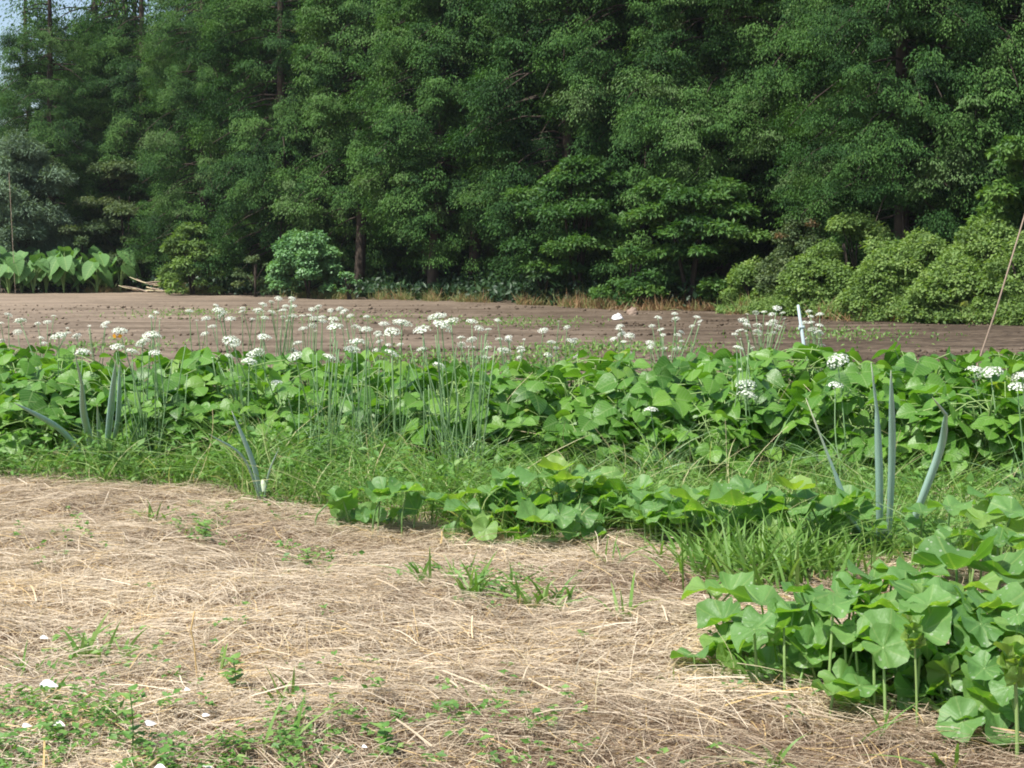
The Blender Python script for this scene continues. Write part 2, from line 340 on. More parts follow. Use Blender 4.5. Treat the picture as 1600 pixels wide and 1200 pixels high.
front = [(52, 6.4, 0, .95, 'conifer half hidden behind the grey green feathery tree'),
    (-34, 7.5, 1, .52, 'short conifer at the far left edge below the patch of sky'),
    # px, extra depth, variant, scale, label
    (84, 3.4, 0, 1.0, 'tall dark conifer at the left end of the wood beside the patch of sky'),
    (225, 3.4, 1, 1.05, 'conifer rising behind the dark olive broadleaf tree on the left'),
    (318, 2.4, 0, 1.0, 'conifer rising behind the dull green shrub left of the round bush'),
    (440, 2.2, 1, 1.1, 'conifer directly above and behind the round glossy bush'),
    (560, 2.6, 2, 1.05, 'conifer left of the dark hollow, its lowest boughs over the bush'),
    (676, 1.8, 2, 1.0, 'conifer with a leaning reddish trunk in the dark hollow'),
    (738, 3.0, 2, 1.08, 'conifer with the straightest bare trunk in the dark hollow'),
    (772, 4.2, 3, 1.1, 'conifer with the farthest right bare trunk in the dark hollow'),
    (890, 3.0, 2, 1.15, 'conifer rising behind the pale green broadleaf tree in the middle'),
    (1010, 3.2, 1, 1.1, 'conifer rising behind the spreading broadleaf tree right of the hollow'),
    (1135, 3.0, 3, 1.1, 'conifer overhanging the black gap above the thicket'),
    (1262, 3.4, 3, 1.05, 'conifer between the black gap and the big right conifer'),
    (1405, 2.2, 0, 1.0, 'large bright conifer with low boughs reaching behind the vine bank'),
    (1530, 3.4, 2, 1.0, 'conifer in shade between the two bright trees at the right end')]
for px, e, v, sc, lb in front: conifer(px, edge_d(px) + e, v, lb, sc, lean=(-.09 if px == 676 else 0), rz={1405: 2.6, 84: 4.0, 560: 1.0}.get(px))
DM = [(150, 'above the grey green feathery tree'), (265, 'above the dark olive broadleaf tree'), (380, 'left of the round glossy bush'), (495, 'above the round glossy bush'), (610, 'left of the leaning reddish trunk'), (715, 'between the bare trunks of the hollow'),
      (830, 'right of the dark hollow'), (945, 'above the pale green leaning broadleaf tree'), (1060, 'above the spreading tiered broadleaf tree'), (1180, 'above the low vine bank end'), (1290, 'above the dusky shrub with reddish shoots'), (1410, 'hidden by the large bright conifer'),
      (1525, 'above the lowest vine mound'), (1640, 'cut off by the right edge')]
used_dm = set()
def deep_word(px):
    m = min((q for q in DM if (q[0], row) not in used_dm), key=lambda q: abs(q[0] - px)); used_dm.add((m[0], row)); return m[1]
for row, (e, st, off) in enumerate([(4.6, 118, 60), (7.6, 135, 10), (10.5, 150, 80), (14, 150, 20)]):
    for px in np.arange(135 + off, 1640 if row < 2 else 1700, st):
        conifer(px + R.uniform(-20, 20), edge_d(px) + e + R.uniform(-.5, .5), ([1, 2, 0, 3] if row < 2 else [0, 1, 0, 1])[(int(px) // 50 + row) % 4],
                ('dark conifer in the %s line of the wood %s' % (['second', 'third'][row], deep_word(px))) if row < 2 else 'dark conifer deep in the wood glimpsed only through gaps', R.uniform(1.05, 1.25), 'conifers deeper in the wood')

def crown_blobs(blobs, n_per, L, rng, flat=.6, mode='shell', aspect=.55, droop=.15, tint=(.5, .15)):
    """foliage for broadleaf crowns: each blob (centre, radius) is a clump of leaves"""
    f = MB()
    for c, r in blobs:
        n = int(n_per * 5.5 * (r / .3) ** 2); v = nrm(rng.normal(size=(n, 3)))
        v[:, 2] = np.where(v[:, 2] < -.2, -v[:, 2] * .6, v[:, 2])
        rr = r * rng.uniform(.45, 1.05, n) ** .6
        P = np.asarray(c) + v * rr[:, None] * [1, 1, flat]
        D = nrm(v * [1, 1, .3] + rng.normal(0, .6, (n, 3)) + [0, 0, -.25]); N = v + [0, 0, .8] + rng.normal(0, .45, (n, 3))
        l = L * rng.uniform(.6, 1.3, n)
        cards(f, P, D, N, l, l * aspect, np.clip(rng.normal(tint[0], tint[1]) + rng.normal(0, .12, n), 0, 1), .15, droop)
    return f
def broad_tree(name, px, d, w, h, label, mat, seed, leaf=.085, group=None, base=.0, n=26, flat=.55, n_per=90, cat='tree', z0f=.25, aspect=.5, multi=3, tint=(.5, .17), mound=False):
    """crown w x h metres, clumps carried on limbs that fork from the stem(s)"""
    rng = np.random.default_rng(seed); p = gpt(px, d); o = thing(name, p, label, cat, group)
    blobs = []; t = MB()
    for k in range(n):
        th = rng.uniform(0, 2 * np.pi); u = rng.uniform(0, 1); zz = h * (z0f + (1 - z0f) * u)
        prof = math.sqrt(max(.04, 1 - (2 * (u * .92) - .75) ** 2 * .62)) if not mound else math.sqrt(max(.03, 1 - u ** 2)); q = (w / 2 - .1 * w) * prof * (rng.uniform(.3, 1.0) if not mound else rng.uniform(.75, 1))
        r = rng.uniform(.10, .19) * w * .75
        c = np.array([q * np.cos(th), q * np.sin(th), zz - r * .2]); blobs.append((c, r))
    for k in range(multi):
        a = rng.uniform(0, 6.28); top = np.array([.12 * w * np.cos(a), .12 * w * np.sin(a), h * .75])
        tube(t, curve([[.03 * k, 0, -.1], [top[0] * .4, top[1] * .4, h * .35], top], 7), np.linspace(.035, .012, 7) * max(1, w / 2), 6, .4)
    for c, r in blobs[:7]:
        s = np.array([c[0] * .15, c[1] * .15, c[2] * .55]); tube(t, curve([s, (s + c) / 2 + [0, 0, .05], c], 5), np.linspace(.012, .004, 5) * max(1, w / 2), 4, .1, cap=False)
    crown_blobs(blobs, n_per, leaf, rng, flat, aspect=aspect, tint=tint).obj('crown', mat, o)
    t.obj('trunk', M['bark'], o, smooth=True); return o
E = edge_d
broad_tree('willow_tree', 38, E(0) + 1.9, 3.3, 3.6, 'grey green feathery tree at the far left behind the taro patch', M['willow'], 21, .10, aspect=.26, n=120, z0f=.1, flat=1.25)
broad_tree('broadleaf_tree', 200, E(190) + 1.5, 3.1, 3.15, 'dark olive broadleaf tree right of the grey feathery tree', M['olive'], 22, .085, n=46, z0f=.15)
broad_tree('shrub', 125, E(110) + 1.1, 1.8, 1.6, 'low dusky shrub between the taro patch and the olive tree', M['olive'], 32, .08, cat='shrub', n=22, z0f=.1)
broad_tree('shrub', 300, E(300) - .7, 1.7, 1.5, 'dull green upright shrub left of the round glossy bush', M['vine'], 23, .09, cat='shrub', n=46, z0f=.06, tint=(.25, .2), mound=True, flat=.8)
broad_tree('shrub', 398, E(390) - .5, 1.0, .95, 'small dark shrub squeezed beside the round glossy bush', M['olive'], 24, .07, cat='shrub', n=14, z0f=.12)
broad_tree('shrub', 480, E(480) - .5, 1.75, 1.35, 'round glossy bluish green bush covered in small vine leaves', M['glossy'], 25, .065, cat='shrub', n=60, z0f=.1, flat=.85, n_per=120, aspect=.75, tint=(.7, .15), mound=True)
broad_tree('shrub', 545, E(545) - .3, .6, .55, 'little glossy side bush at the right foot of the round bush', M['glossy'], 26, .06, cat='shrub', n=14, z0f=.15, aspect=.75)
broad_tree('broadleaf_tree', 900, E(880) + .9, 2.7, 2.5, 'pale green broadleaf tree leaning over the dark hollow from the right', M['broad'], 27, .085, n=52, z0f=.25, flat=.55, tint=(.55, .2))
broad_tree('broadleaf_tree', 1075, E(1050) + .5, 2.6, 1.95, 'spreading broadleaf tree with tiered yellow green boughs', M['broad'], 28, .085, n=60, z0f=.15, flat=.55, tint=(.62, .2))
broad_tree('shrub', 985, E(985) - .1, 1.35, .95, 'leafy shrub beside the white bag at the field edge', M['broad'], 29, .075, cat='shrub', n=26, z0f=.1, flat=.7)
broad_tree('broadleaf_tree', 1612, E(1600) + 1.2, 1.7, 2.7, 'pale broadleaf tree cut off by the right edge above the slanting cane', M['broad'], 30, .09, n=36, z0f=.42, flat=.5, tint=(.7, .15))
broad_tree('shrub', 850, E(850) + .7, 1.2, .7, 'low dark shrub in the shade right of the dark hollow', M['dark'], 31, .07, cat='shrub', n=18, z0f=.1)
bank = [(1175, .3, 1.1, .75, 'low pale end of the vine bank beside the spreading tree', 'vine', 41),
        (1250, .6, 1.5, 1.35, 'dusky shrub with reddish shoots at the left of the vine bank', 'olive', 42),
        (1262, -.2, 1.0, .8, 'low vine mound in front of the dusky shrub with reddish shoots', 'vine', 47),
        (1335, .5, 1.6, 1.35, 'highest yellow green vine mound behind the short green stake', 'vine', 43),
        (1378, -.2, 1.2, .85, 'vine mound between the short green stake and the yellow leaf', 'vine', 48),
        (1432, .5, 1.6, 1.1, 'vine mound directly below the large bright conifer', 'vine', 44),
        (1492, -.2, 1.3, .8, 'lowest vine mound with a yellowing leaf', 'vine', 45),
        (1545, .6, 1.6, 1.2, 'tall vine mound behind the yellowing leaf and left of the cane', 'vine', 49),
        (1600, .0, 1.4, 1.0, 'vine mound behind the slanting cane at the right edge', 'vine', 46)]
for px, e, w, h, lb, mt, sd in bank:
    o = broad_tree('vine_thicket' if mt == 'vine' else 'shrub', px, E(px) + e, w, h, lb, M[mt], sd, .048, cat='vines' if mt == 'vine' else 'shrub', n=64, z0f=.03, flat=1.0, n_per=120, aspect=.7, mound=True,
                   group='vine bank at the right field edge', tint=(.55, .14))
    if sd == 42:
        f = crown_blobs([(np.array([x, -.3, z]), .09) for x, z in ((-.35, 1.12), (.1, 1.28), (.45, 1.2))], 90, .06, np.random.default_rng(5)); f.obj('shoots', M['red'], o)
    if sd == 45:
        f = crown_blobs([(np.array([-.1, -.68, .30]), .035)], 60, .07, np.random.default_rng(6), aspect=.8)
        f.obj('yellow_leaves', leafmat('yellowing_leaf', [(0, (.30, .42, .12)), (1, (.50, .52, .18))], .5, .3, (1.2, 1.2, .6)), o)
# dark understory that nobody could count
f = MB(); n = 60000
px = R.uniform(-60, 1660, n); e = R.uniform(.2, 15, n); dd = np.interp(px, np.arange(-100, 1701, 50), [edge_d(q) for q in np.arange(-100, 1701, 50)]) + e
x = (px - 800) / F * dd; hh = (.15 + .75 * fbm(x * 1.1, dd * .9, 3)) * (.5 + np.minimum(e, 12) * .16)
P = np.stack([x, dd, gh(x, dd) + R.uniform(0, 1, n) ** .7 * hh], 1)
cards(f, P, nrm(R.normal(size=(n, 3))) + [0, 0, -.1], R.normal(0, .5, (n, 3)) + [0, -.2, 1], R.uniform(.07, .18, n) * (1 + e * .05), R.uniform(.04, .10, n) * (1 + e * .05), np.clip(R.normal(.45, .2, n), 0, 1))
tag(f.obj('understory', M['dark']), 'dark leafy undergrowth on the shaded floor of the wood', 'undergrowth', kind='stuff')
# dry verge between field and trees
f = MB(); n = 26000
px = R.uniform(-60, 1660, n); ed = np.interp(px, np.arange(-100, 1701, 50), [edge_d(q) for q in np.arange(-100, 1701, 50)])
dd = ed + R.normal(-.1, .28, n) * np.interp(px, [0, 800, 1000, 1600], [.8, .8, 1.5, 1.3]); x = (px - 800) / F * dd
keep = fbm(x * .8, dd * .5) > np.interp(px, [0, 560, 700, 850, 1000, 1600], [.5, .56, .62, .55, .42, .42]); px, dd, x = px[keep], dd[keep], x[keep]; n = len(px)
P = np.stack([x, dd, gh(x, dd)], 1); D = R.normal(0, .45, (n, 3)) + [0, 0, 1]
tn = np.where(R.random(n) < np.interp(px, [0, 200, 300, 560, 850, 1000, 1600], [.3, .6, .9, .8, .5, .15, .3]), R.uniform(.8, 1, n), R.uniform(0, .75, n))
ribbons(f, P, D, R.uniform(.06, .24, n), R.uniform(.006, .014, n), R.normal(0, .3, (n, 3)), tn, 3)
tag(f.obj('dry_verge_grass', M['drygrass']), 'rusty dry grass along the far edge of the field', 'grass', kind='stuff')
f = MB(); n = 42000; px = R.uniform(1120, 1690, n); ed = np.interp(px, np.arange(-100, 1701, 50), [edge_d(q) for q in np.arange(-100, 1701, 50)])
dd = ed + R.uniform(-.75, .9, n); x = (px - 800) / F * dd; tp = (.12 + .95 * fbm(x * 1.6 + 5, dd * 1.2, 4) ** 1.4) * np.interp(dd - ed, [-.75, -.3, .9], [.25, .7, 1.2]) * np.interp(px, [1120, 1220, 1690], [.35, 1, 1])
P = np.stack([x, dd, gh(x, dd) + tp * R.uniform(0, 1, n) ** .55], 1); l = R.uniform(.025, .055, n)
cards(f, P, R.normal(0, 1, (n, 3)) + [0, -.3, 0], R.normal(0, .5, (n, 3)) + [0, -.4, 1], l, l * .7, np.clip(R.normal(.5, .2, n), 0, 1), .15, .1)
ribbons(f, P[:1400], R.normal(0, .35, (1400, 3)) + [0, 0, 1], R.uniform(.15, .4, 1400), .008, np.stack([R.normal(0, .5, 1400), R.normal(0, .3, 1400), -R.uniform(.1, .6, 1400)], 1), R.uniform(.4, 1, 1400), 4)
tag(f.obj('bank_weeds', M['vine']), 'tangle of light green weeds and vines along the right field edge', 'weeds', kind='stuff')
# little green weeds scattered on the bare field
f = MB()
spots = [(730, 575), (850, 562), (915, 545), (1040, 545), (330, 490), (610, 572), (280, 492), (770, 505), (840, 505), (1290, 527), (640, 560), (900, 553), (560, 498), (170, 545), (1340, 522), (800, 575)]
for qx, qy in spots:
    c = at_z(qx, qy); n = 260; s = .012 * c[1]
    P = c + np.stack([R.normal(0, 2.2 * s, n), R.normal(0, 3.5 * s, n), np.abs(R.normal(0, .02, n))], 1)
    cards(f, P, R.normal(0, 1, (n, 3)) + [0, 0, .6], [0, 0, 1.] + R.normal(0, .4, (n, 3)), .045, .018, R.uniform(.3, 1, n))
tag(f.obj('field_weeds', M['weed']), 'small light green weeds dotted over the bare soil', 'weeds', kind='stuff')

# ------------------------------------------------------------------ leaf templates
def grid_leaf(outline, nu=4, nv=7, cup=.18, droop=.25, wave=0.0):
    """leaf blade along +Y, unit length, outline(v)->half width"""
    V, uv, T = [], [], []
    for j in range(nv + 1):
        v = j / nv
        for i in range(nu + 1):
            u = i / nu * 2 - 1; w = outline(v)
            V.append([u * w, v - .12 * (1 - abs(u)) * 0, cup * w * abs(u) * 1.2 - droop * v * v + wave * math.sin(v * 11 + u * 3) * abs(u)]); uv.append([u * w * 2, v])
    for j in range(nv):
        for i in range(nu):
            a = j * (nu + 1) + i; T += [[a, a + 1, a + nu + 2], [a, a + nu + 2, a + nu + 1]]
    return np.array(V, float), np.array(T), np.array(uv, float)
ovate = lambda v: .46 * (math.sin(math.pi * min(1, v ** .62)) ** .8 if 0 < v < 1 else .0)
BEANL = [grid_leaf(ovate, 4, 7, c, d, w) for c, d, w in ((.2, .28, .01), (.32, .12, .012), (.05, .4, .015), (-.15, .3, .01))]
def frame(D, N):
    D = nrm(D); S = nrm(np.cross(D, N)); U = np.cross(S, D); return np.stack([S, D, U], 0)
def put(mb, tpl, P, D, N, s, tint, wf=1.0):
    V, T, uv = tpl; mb.add((V * [s * wf, s, s]) @ frame(D, N) + P, T, tint, uv)
def polar_leaf(seed, lobes=5, notch=.26, cup=.12, wav=.035, na=30, nr=4, fold=.0, droopy=.1):
    rng = np.random.default_rng(seed); ph = rng.uniform(0, 6.28, 3); V = [[0, 0, 0]]; uv = [[0, 0]]; T = []
    for k in range(1, nr + 1):
        q = k / nr
        for i in range(na):
            a = -math.pi + 2 * math.pi * (i + .5) / na            # 0 = tip direction +Y
            r = .5 * (1 + .06 * math.cos(lobes * a) - notch * math.exp(-((abs(a) - math.pi) / .28) ** 2) + .02 * math.sin(17 * a + ph[0])) * (1 + .07 * math.cos(a))
            x, y = r * q * math.sin(a), r * q * math.cos(a)
            z = cup * q * q * .5 + 1.7 * wav * q * q * math.sin(3 * a + ph[1]) + .8 * wav * q * math.sin(7 * a + ph[2]) + fold * abs(x) - droopy * max(0, y) ** 2 * .8
            V.append([x, y, z]); uv.append([a / (2 * math.pi) + .5, q])
    for i in range(na):
        j = (i + 1) % na
        if i < na - 1: T.append([0, 1 + j, 1 + i])
        for k in range(nr - 1):
            if i == na - 1: continue
            a, b = 1 + k * na + i, 1 + k * na + j; T += [[a, b, b + na], [a, b + na, a + na]]
    return np.array(V, float), np.array(T), np.array(uv, float)
PUMPL = [polar_leaf(50 + k, cup=c, fold=fo, droopy=dr, wav=wv) for k, (c, fo, dr, wv) in enumerate([(.22, .0, .1, .06), (.1, .2, .15, .055), (-.05, .1, .2, .07), (.3, .3, .05, .05), (.0, .25, .3, .06)])]

# ------------------------------------------------------------------ bean plants
def bean_meshes(seed, h):
    rng = np.random.default_rng(seed); f = MB(); t = MB()
    stems = []
    for k in range(4):
        a = rng.uniform(0, 6.28); top = np.array([.13 * math.cos(a), .13 * math.sin(a), h * rng.uniform(.6, .85)])
        c = curve([[0, 0, -.03], top * [.4, .4, .5], top], 8); stems.append(c); tube(t, c, np.linspace(.006, .003, 8), 5, .4)
    for k in range(36):
        st = stems[k % 4]; b = st[rng.integers(2, 8)]
        a = rng.uniform(0, 6.28); q = rng.uniform(.08, .27); zz = h * rng.uniform(.35, 1.0) * (1 - .5 * (q / .27) ** 3 * .4)
        e = np.array([q * math.cos(a), q * math.sin(a), zz])
        tube(t, curve([b, (b + e) / 2 + [0, 0, .03], e], 5), .0022, 4, .8, cap=False)
        out = nrm(np.array([math.cos(a), math.sin(a), rng.uniform(-.35, .3)])); tn = np.clip(rng.normal(.40, .24), 0, .97); szf = rng.uniform(.7, 1.12)
        N = nrm(np.array([rng.normal(0, .45), rng.normal(-.15, .45), 1]) + out * rng.uniform(0, .8))
        for da, s in ((0, 1.0), (1.45, .88), (-1.45, .88)):
            ca, sa = math.cos(da), math.sin(da); D = nrm(np.array([out[0] * ca - out[1] * sa, out[0] * sa + out[1] * ca, out[2] - (.0 if da else .25)]))
            put(f, BEANL[rng.integers(4)], e + D * (.022 if da == 0 else .004), D, nrm(N + rng.normal(0, .22, 3)), s * szf * rng.uniform(.072, .112), np.clip(tn + rng.normal(0, .05), 0, 1), rng.uniform(.95, 1.2))
    for k in range(30):          # lower inner leaves
        a = rng.uniform(0, 6.28); q = rng.uniform(.03, .24); P = np.array([q * math.cos(a), q * math.sin(a), h * rng.uniform(.08, .6)])
        put(f, BEANL[rng.integers(4)], P, [math.cos(a), math.sin(a), rng.uniform(-.9, .2)], [rng.normal(0, .5), rng.normal(0, .5), 1], rng.uniform(.07, .11), rng.uniform(0, .6))
    return f.mesh('foliage', M['bean'], True), t.mesh('stem', M['stem'], True)
BV = [bean_meshes(60 + k, .43) for k in range(7)]
def near_word(px):
    marks = [(40, 'at the left edge behind the slanting onion leaf'), (150, 'behind the left green onion'), (250, 'behind the dark chive tuft'), (390, 'behind the thin middle onion'),
             (520, 'behind the sparse chive stalks'), (610, 'above the yellowish pumpkin leaf'), (710, 'behind the dense chive stalks'), (830, 'behind the middle pumpkin patch'), (930, 'above the orange pumpkin flower'),
             (1020, 'behind the single leaning chive flower'), (1100, 'left of the three stacked chive flowers'), (1165, 'behind the three stacked chive flowers'), (1250, 'below the pale stake'),
             (1320, 'beside the slanting onion leaf on the right'), (1385, 'behind the tall pair of onion leaves'), (1470, 'behind the kinked onion leaf'), (1540, 'below the slanting cane'), (1620, 'at the right edge'), (-45, 'cut off by the left edge')]
    return min(marks, key=lambda m: abs(m[0] - px))[1]
k = 0
rows = [('front', 5.66, 27, -45, 1645, .94), ('middle', 6.12, 26, -60, 1660, 1.0), ('back', 6.45, 25, -60, 1660, .98)]
used_lb = {}
for nm, d, cnt, p0, p1, sc in rows:
    for px in np.linspace(p0, p1, 17):
        px = px + R.uniform(-16, 16); dd = d + R.uniform(-.07, .07)
        s = sc * R.uniform(.93, 1.06) * (0.86 if (nm == 'back' and 620 < px < 900) else 1) * np.interp(px, [0, 250, 700, 1000, 1600], [.97, .97, .95, 1.0, 1.0])
        if nm == 'front': s, dd = (s * .95, dd + (.2 if px < 260 else .05)) if px < 640 else (s, dd - .27)
        lb = 'leafy bean plant in the %s row %s' % (nm, near_word(px)); used_lb[lb] = used_lb.get(lb, 0) + 1
        o = thing('bean_plant', gpt(px, dd), lb, 'bean plant', '%s row of bean plants' % nm, R.uniform(0, 6.28), s)
        v = BV[k % 7]; k += 1; link('foliage', v[0], o); link('stem', v[1], o)
for px, dd, s, lb in [(55, 5.6, .7, 'low bean plant behind the far left slanting onion leaf'), (285, 5.5, .72, 'low bean plant right of the dark chive tuft'), (360, 5.45, .66, 'low bean plant left of the thin middle onion'), (450, 5.45, .66, 'low bean plant right of the thin middle onion'), (545, 5.4, .66, 'low bean plant among the sparse chive stalks'), (640, 5.4, .68, 'low bean plant left of the dense chive stalks'), (770, 5.25, .62, 'low bean plant above the left end of the middle pumpkin patch'), (850, 5.2, .66, 'low bean plant directly above the middle pumpkin patch'), (935, 5.2, .64, 'low bean plant above the orange pumpkin flower and right of it'), (1015, 5.2, .66, 'low bean plant at the foot of the single leaning chive flower'),
                      (1100, 5.15, .68, 'low bean plant between the leaning chive flower and the three stacked ones'), (1215, 5.35, .8, 'low bean plant in front of the rows left of the slanting onion leaf'), (1330, 5.2, .82, 'low bean plant in front of the rows by the slanting onion leaf'),
                      (1440, 5.1, .85, 'low bean plant in front of the rows between the right onion leaves'), (1540, 5.0, .9, 'low bean plant in front of the rows near the right edge'),
                      (1640, 4.95, .95, 'bean plant cut off by the right edge in front of the rows')]:
    o = thing('bean_plant', gpt(px, dd), lb, 'bean plant', 'low bean plants in front of the rows', R.uniform(0, 6.28), s); v = BV[k % 7]; k += 1; link('foliage', v[0], o); link('stem', v[1], o)

# ------------------------------------------------------------------ flowering garlic chives
def umbel_mesh(seed, n, spread):
    """white star flowers on fine pedicels, head radius 1 -> scaled"""
    rng = np.random.default_rng(seed); f = MB()
    i = np.arange(n) + .5; ph = np.arccos(1 - i / n * (1 - math.cos(spread))); th = math.pi * (1 + 5 ** .5) * i
    D = nrm(np.stack([np.cos(th) * np.sin(ph), np.sin(th) * np.sin(ph), np.cos(ph)], 1) + rng.normal(0, .09, (n, 3)))
    Ln = rng.uniform(.78, 1.05, n)
    for j in range(n):
        e = D[j] * Ln[j] * [1, 1, .85]; A = nrm(np.cross(D[j], [.2, .3, .9])); B = np.cross(D[j], A); r = rng.uniform(.13, .19); op = rng.uniform(.0, .9)
        for s in range(6):
            a = s * math.pi / 3; o = A * math.cos(a) + B * math.sin(a); q = A * math.cos(a + 1.57) + B * math.sin(a + 1.57)
            tip = e + o * r + D[j] * r * op; mid = e + o * r * .55 + D[j] * r * op * .45
            f.add([e, mid + q * r * .36, tip, mid - q * r * .36], [[0, 1, 2], [0, 2, 3]], rng.uniform(.5, 1))
    return f, D, Ln
def umbel(seed, n, spread):
    f, D, Ln = umbel_mesh(seed, n, spread); g = MB()
    for j in range(len(D)):
        ribbons(g, np.zeros((1, 3)), D[j:j + 1], Ln[j] * .95, .022, np.zeros((1, 3)), .8, 1, False)
    return f.mesh('blossoms', M['petal']), g.mesh('pedicels', M['chive'])
UM = [umbel(80, 60, 1.55), umbel(81, 50, 1.3), umbel(82, 66, 1.75), umbel(83, 12, .6)]
heads = [(129,546,24),(183,538,22),(187,512,22),(235,517,24),(244,523,18),(223,530,22),(206,545,20),(242,548,20),(186,557,13),(92,521,24),(32,498,20),(13,489,12),(1,503,10),(3,530,10),
 (74,500,12),(59,504,10),(84,492,9),(120,522,14),(165,502,16),(140,509,8),(105,513,8),(236,493,9),(244,486,10),(361,527,26),(367,537,13),(389,561,24),(398,547,24),(342,566,6),(346,575,7),
 (332,559,6),(375,589,8),(362,556,6),(296,483,12),(341,481,18),(337,476,10),(379,479,9),(403,481,16),(424,470,10),(411,473,12),(435,464,12),(456,464,12),(446,476,10),(458,477,12),(456,469,10),
 (497,477,12),(487,481,10),(517,483,10),(531,480,11),(538,484,13),(424,486,14),(414,494,12),(360,495,16),(349,489,18),(322,495,14),(307,501,8),(442,494,10),(459,491,12),(472,491,10),(483,491,10),
 (491,494,14),(504,498,14),(521,495,17),(547,491,11),(573,493,10),(524,507,26),(474,510,14),(493,517,8),(555,508,14),(572,511,18),(590,517,12),(557,530,28),(550,540,24),(412,522,22),(403,546,20),
 (461,551,22),(465,533,16),(514,554,22),(542,515,8),(450,499,9),(394,497,10),(628,498,28),(612,513,26),(660,510,28),(683,488,28),(690,503,28),(705,498,30),(600,502,16),(590,517,12),(607,537,10),
 (625,536,10),(612,547,22),(660,543,18),(667,560,6),(686,567,20),(432,595,20),(737,498,17),(777,498,10),(748,510,17),(763,512,10),(722,513,18),(720,525,14),(737,527,16),(721,536,14),(739,541,9),
 (760,542,9),(780,527,12),(795,525,13),(783,543,12),(790,545,17),(795,558,18),(792,573,17),(765,558,8),(863,499,18),(849,512,16),(873,518,18),(873,502,8),(886,509,10),(854,537,18),(869,542,10),
 (892,529,16),(899,528,10),(815,546,14),(817,569,18),(856,552,14),(811,557,10),(819,530,7),(969,507,12),(967,512,14),(972,519,14),(984,521,16),(975,532,11),(1019,507,10),(1028,494,12),(1046,494,18),
 (1054,488,10),(1033,512,12),(1036,522,10),(1074,499,18),(1089,493,11),(1094,500,10),(1059,521,11),(1064,517,10),(1065,532,9),(1016,533,14),(1016,540,10),(1038,542,11),(987,550,18),(974,552,12),
 (1017,637,22),(1166,594,30),(1167,611,28),(1162,649,26),(1156,577,7),(1214,478,14),(1194,486,10),(1181,486,10),(1223,487,9),(1183,495,18),(1162,498,17),(1167,505,14),(1184,506,16),(1208,500,14),
 (1206,489,11),(1156,514,15),(1148,520,10),(1184,516,16),(1200,505,11),(1200,521,8),(1214,512,9),(1226,498,8),(1167,524,8),(1178,522,8),(1151,540,12),(1170,533,6),(1175,540,6),(1157,530,6),
 (1264,484,10),(1281,489,12),(1267,493,10),(1256,502,11),(1267,502,11),(1280,506,14),(1270,511,16),(1280,529,5),(1278,542,6),(1309,556,32),(1305,596,24),(1522,573,26),(1548,573,36),(1598,583,30),(1590,600,30)]
_hr = np.random.default_rng(77)
for (hx, hy, hw) in list(heads):
    if hw < 18 and hy < 552 and _hr.random() < .62: heads.append((hx + _hr.normal(0, 10), min(556, hy + _hr.uniform(2, 34)), float(_hr.choice([5, 7, 9, 11, 13]))))
# clumps: base column, distance, x-range of the heads they carry, near/far class, label
N_, F_ = 'n', 'f'
clumps = [(20, 8.4, -5, 52, F_, 'far chive clump at the left edge with one larger flower head'), (75, 8.8, 52, 112, F_, 'far chive clump of tiny heads left of the left onion tip'), (148, 8.3, 112, 178, F_, 'far thin chive clump with three heads against the soil'),
 (238, 8.6, 178, 262, F_, 'far chive clump with two small heads above the left flower cluster'), (100, 6.0, -5, 110, N_, 'chive plant with a flat white head left of the onion tip'), (150, 5.75, 110, 160, N_, 'chive plant whose head touches the left onion tip'),
 (232, 5.35, 160, 262, N_, 'chive clump rising from the dark tuft with eight flower heads'), (392, 5.5, 340, 400, N_, 'chive clump with three white heads behind the thin middle onion'), (428, 5.5, 400, 440, N_, 'chive plant with three heads right of the thin middle onion'),
 (345, 5.6, 325, 385, F_, 'chive stalks with small unopened buds above the middle onion'), (318, 8.6, 290, 328, F_, 'far chive clump at the left end of the long white drift'), (350, 8.4, 330, 366, F_, 'far dense chive clump in the left part of the long white drift'),
 (405, 8.5, 367, 417, F_, 'far chive clump in the middle of the long white drift'), (445, 8.5, 418, 464, F_, 'far chive clump carrying the highest heads of the long drift'), (490, 8.4, 464, 508, F_, 'far chive clump with a loose row of small heads'),
 (540, 8.3, 508, 560, F_, 'far chive clump left of the big central heads'), (590, 8.2, 560, 626, F_, 'far chive clump at the right end of the long drift'), (505, 5.1, 445, 540, N_, 'chive clump of sparse stalks with three spaced heads'),
 (575, 5.2, 540, 580, N_, 'chive clump with two heads stacked one above the other'), (625, 5.25, 600, 645, N_, 'chive clump with three round heads left of the tallest group'), (715, 5.04, 646, 712, N_, 'densest chive clump with the tallest bunched flower heads'),
 (735, 7.7, 712, 770, F_, 'far chive clump of flat heads right of the tallest group'), (800, 7.9, 770, 826, F_, 'far chive clump of many heads behind the bean tops'), (870, 7.8, 827, 905, F_, 'far bushy chive clump alone on the soil before the hollow'),
 (980, 8.0, 955, 1005, F_, 'far chive clump with a low stack of five heads'), (1045, 8.3, 1006, 1100, F_, 'far chive clump with widely spread heads near the white bag'), (1032, 5.0, 1005, 1030, N_, 'single chive stalk leaning left before the bean leaves'),
 (1185, 5.2, 1150, 1172, N_, 'chive stalks with three heads one above another'), (1190, 8.6, 1145, 1230, F_, 'far chive clump forming a dense white bunch left of the pale stake'), (1278, 8.4, 1250, 1290, F_, 'far chive clump just right of the pale stake'),
 (1322, 5.0, 1295, 1315, N_, 'chive plant with a broad head above a faded pinkish one'), (1545, 4.9, 1510, 1560, N_, 'chive plant with two joined heads near the right edge'), (1608, 4.7, 1580, 1610, N_, 'chive plant with two heads cut by the right edge')]
taken = set(); head_at = {}
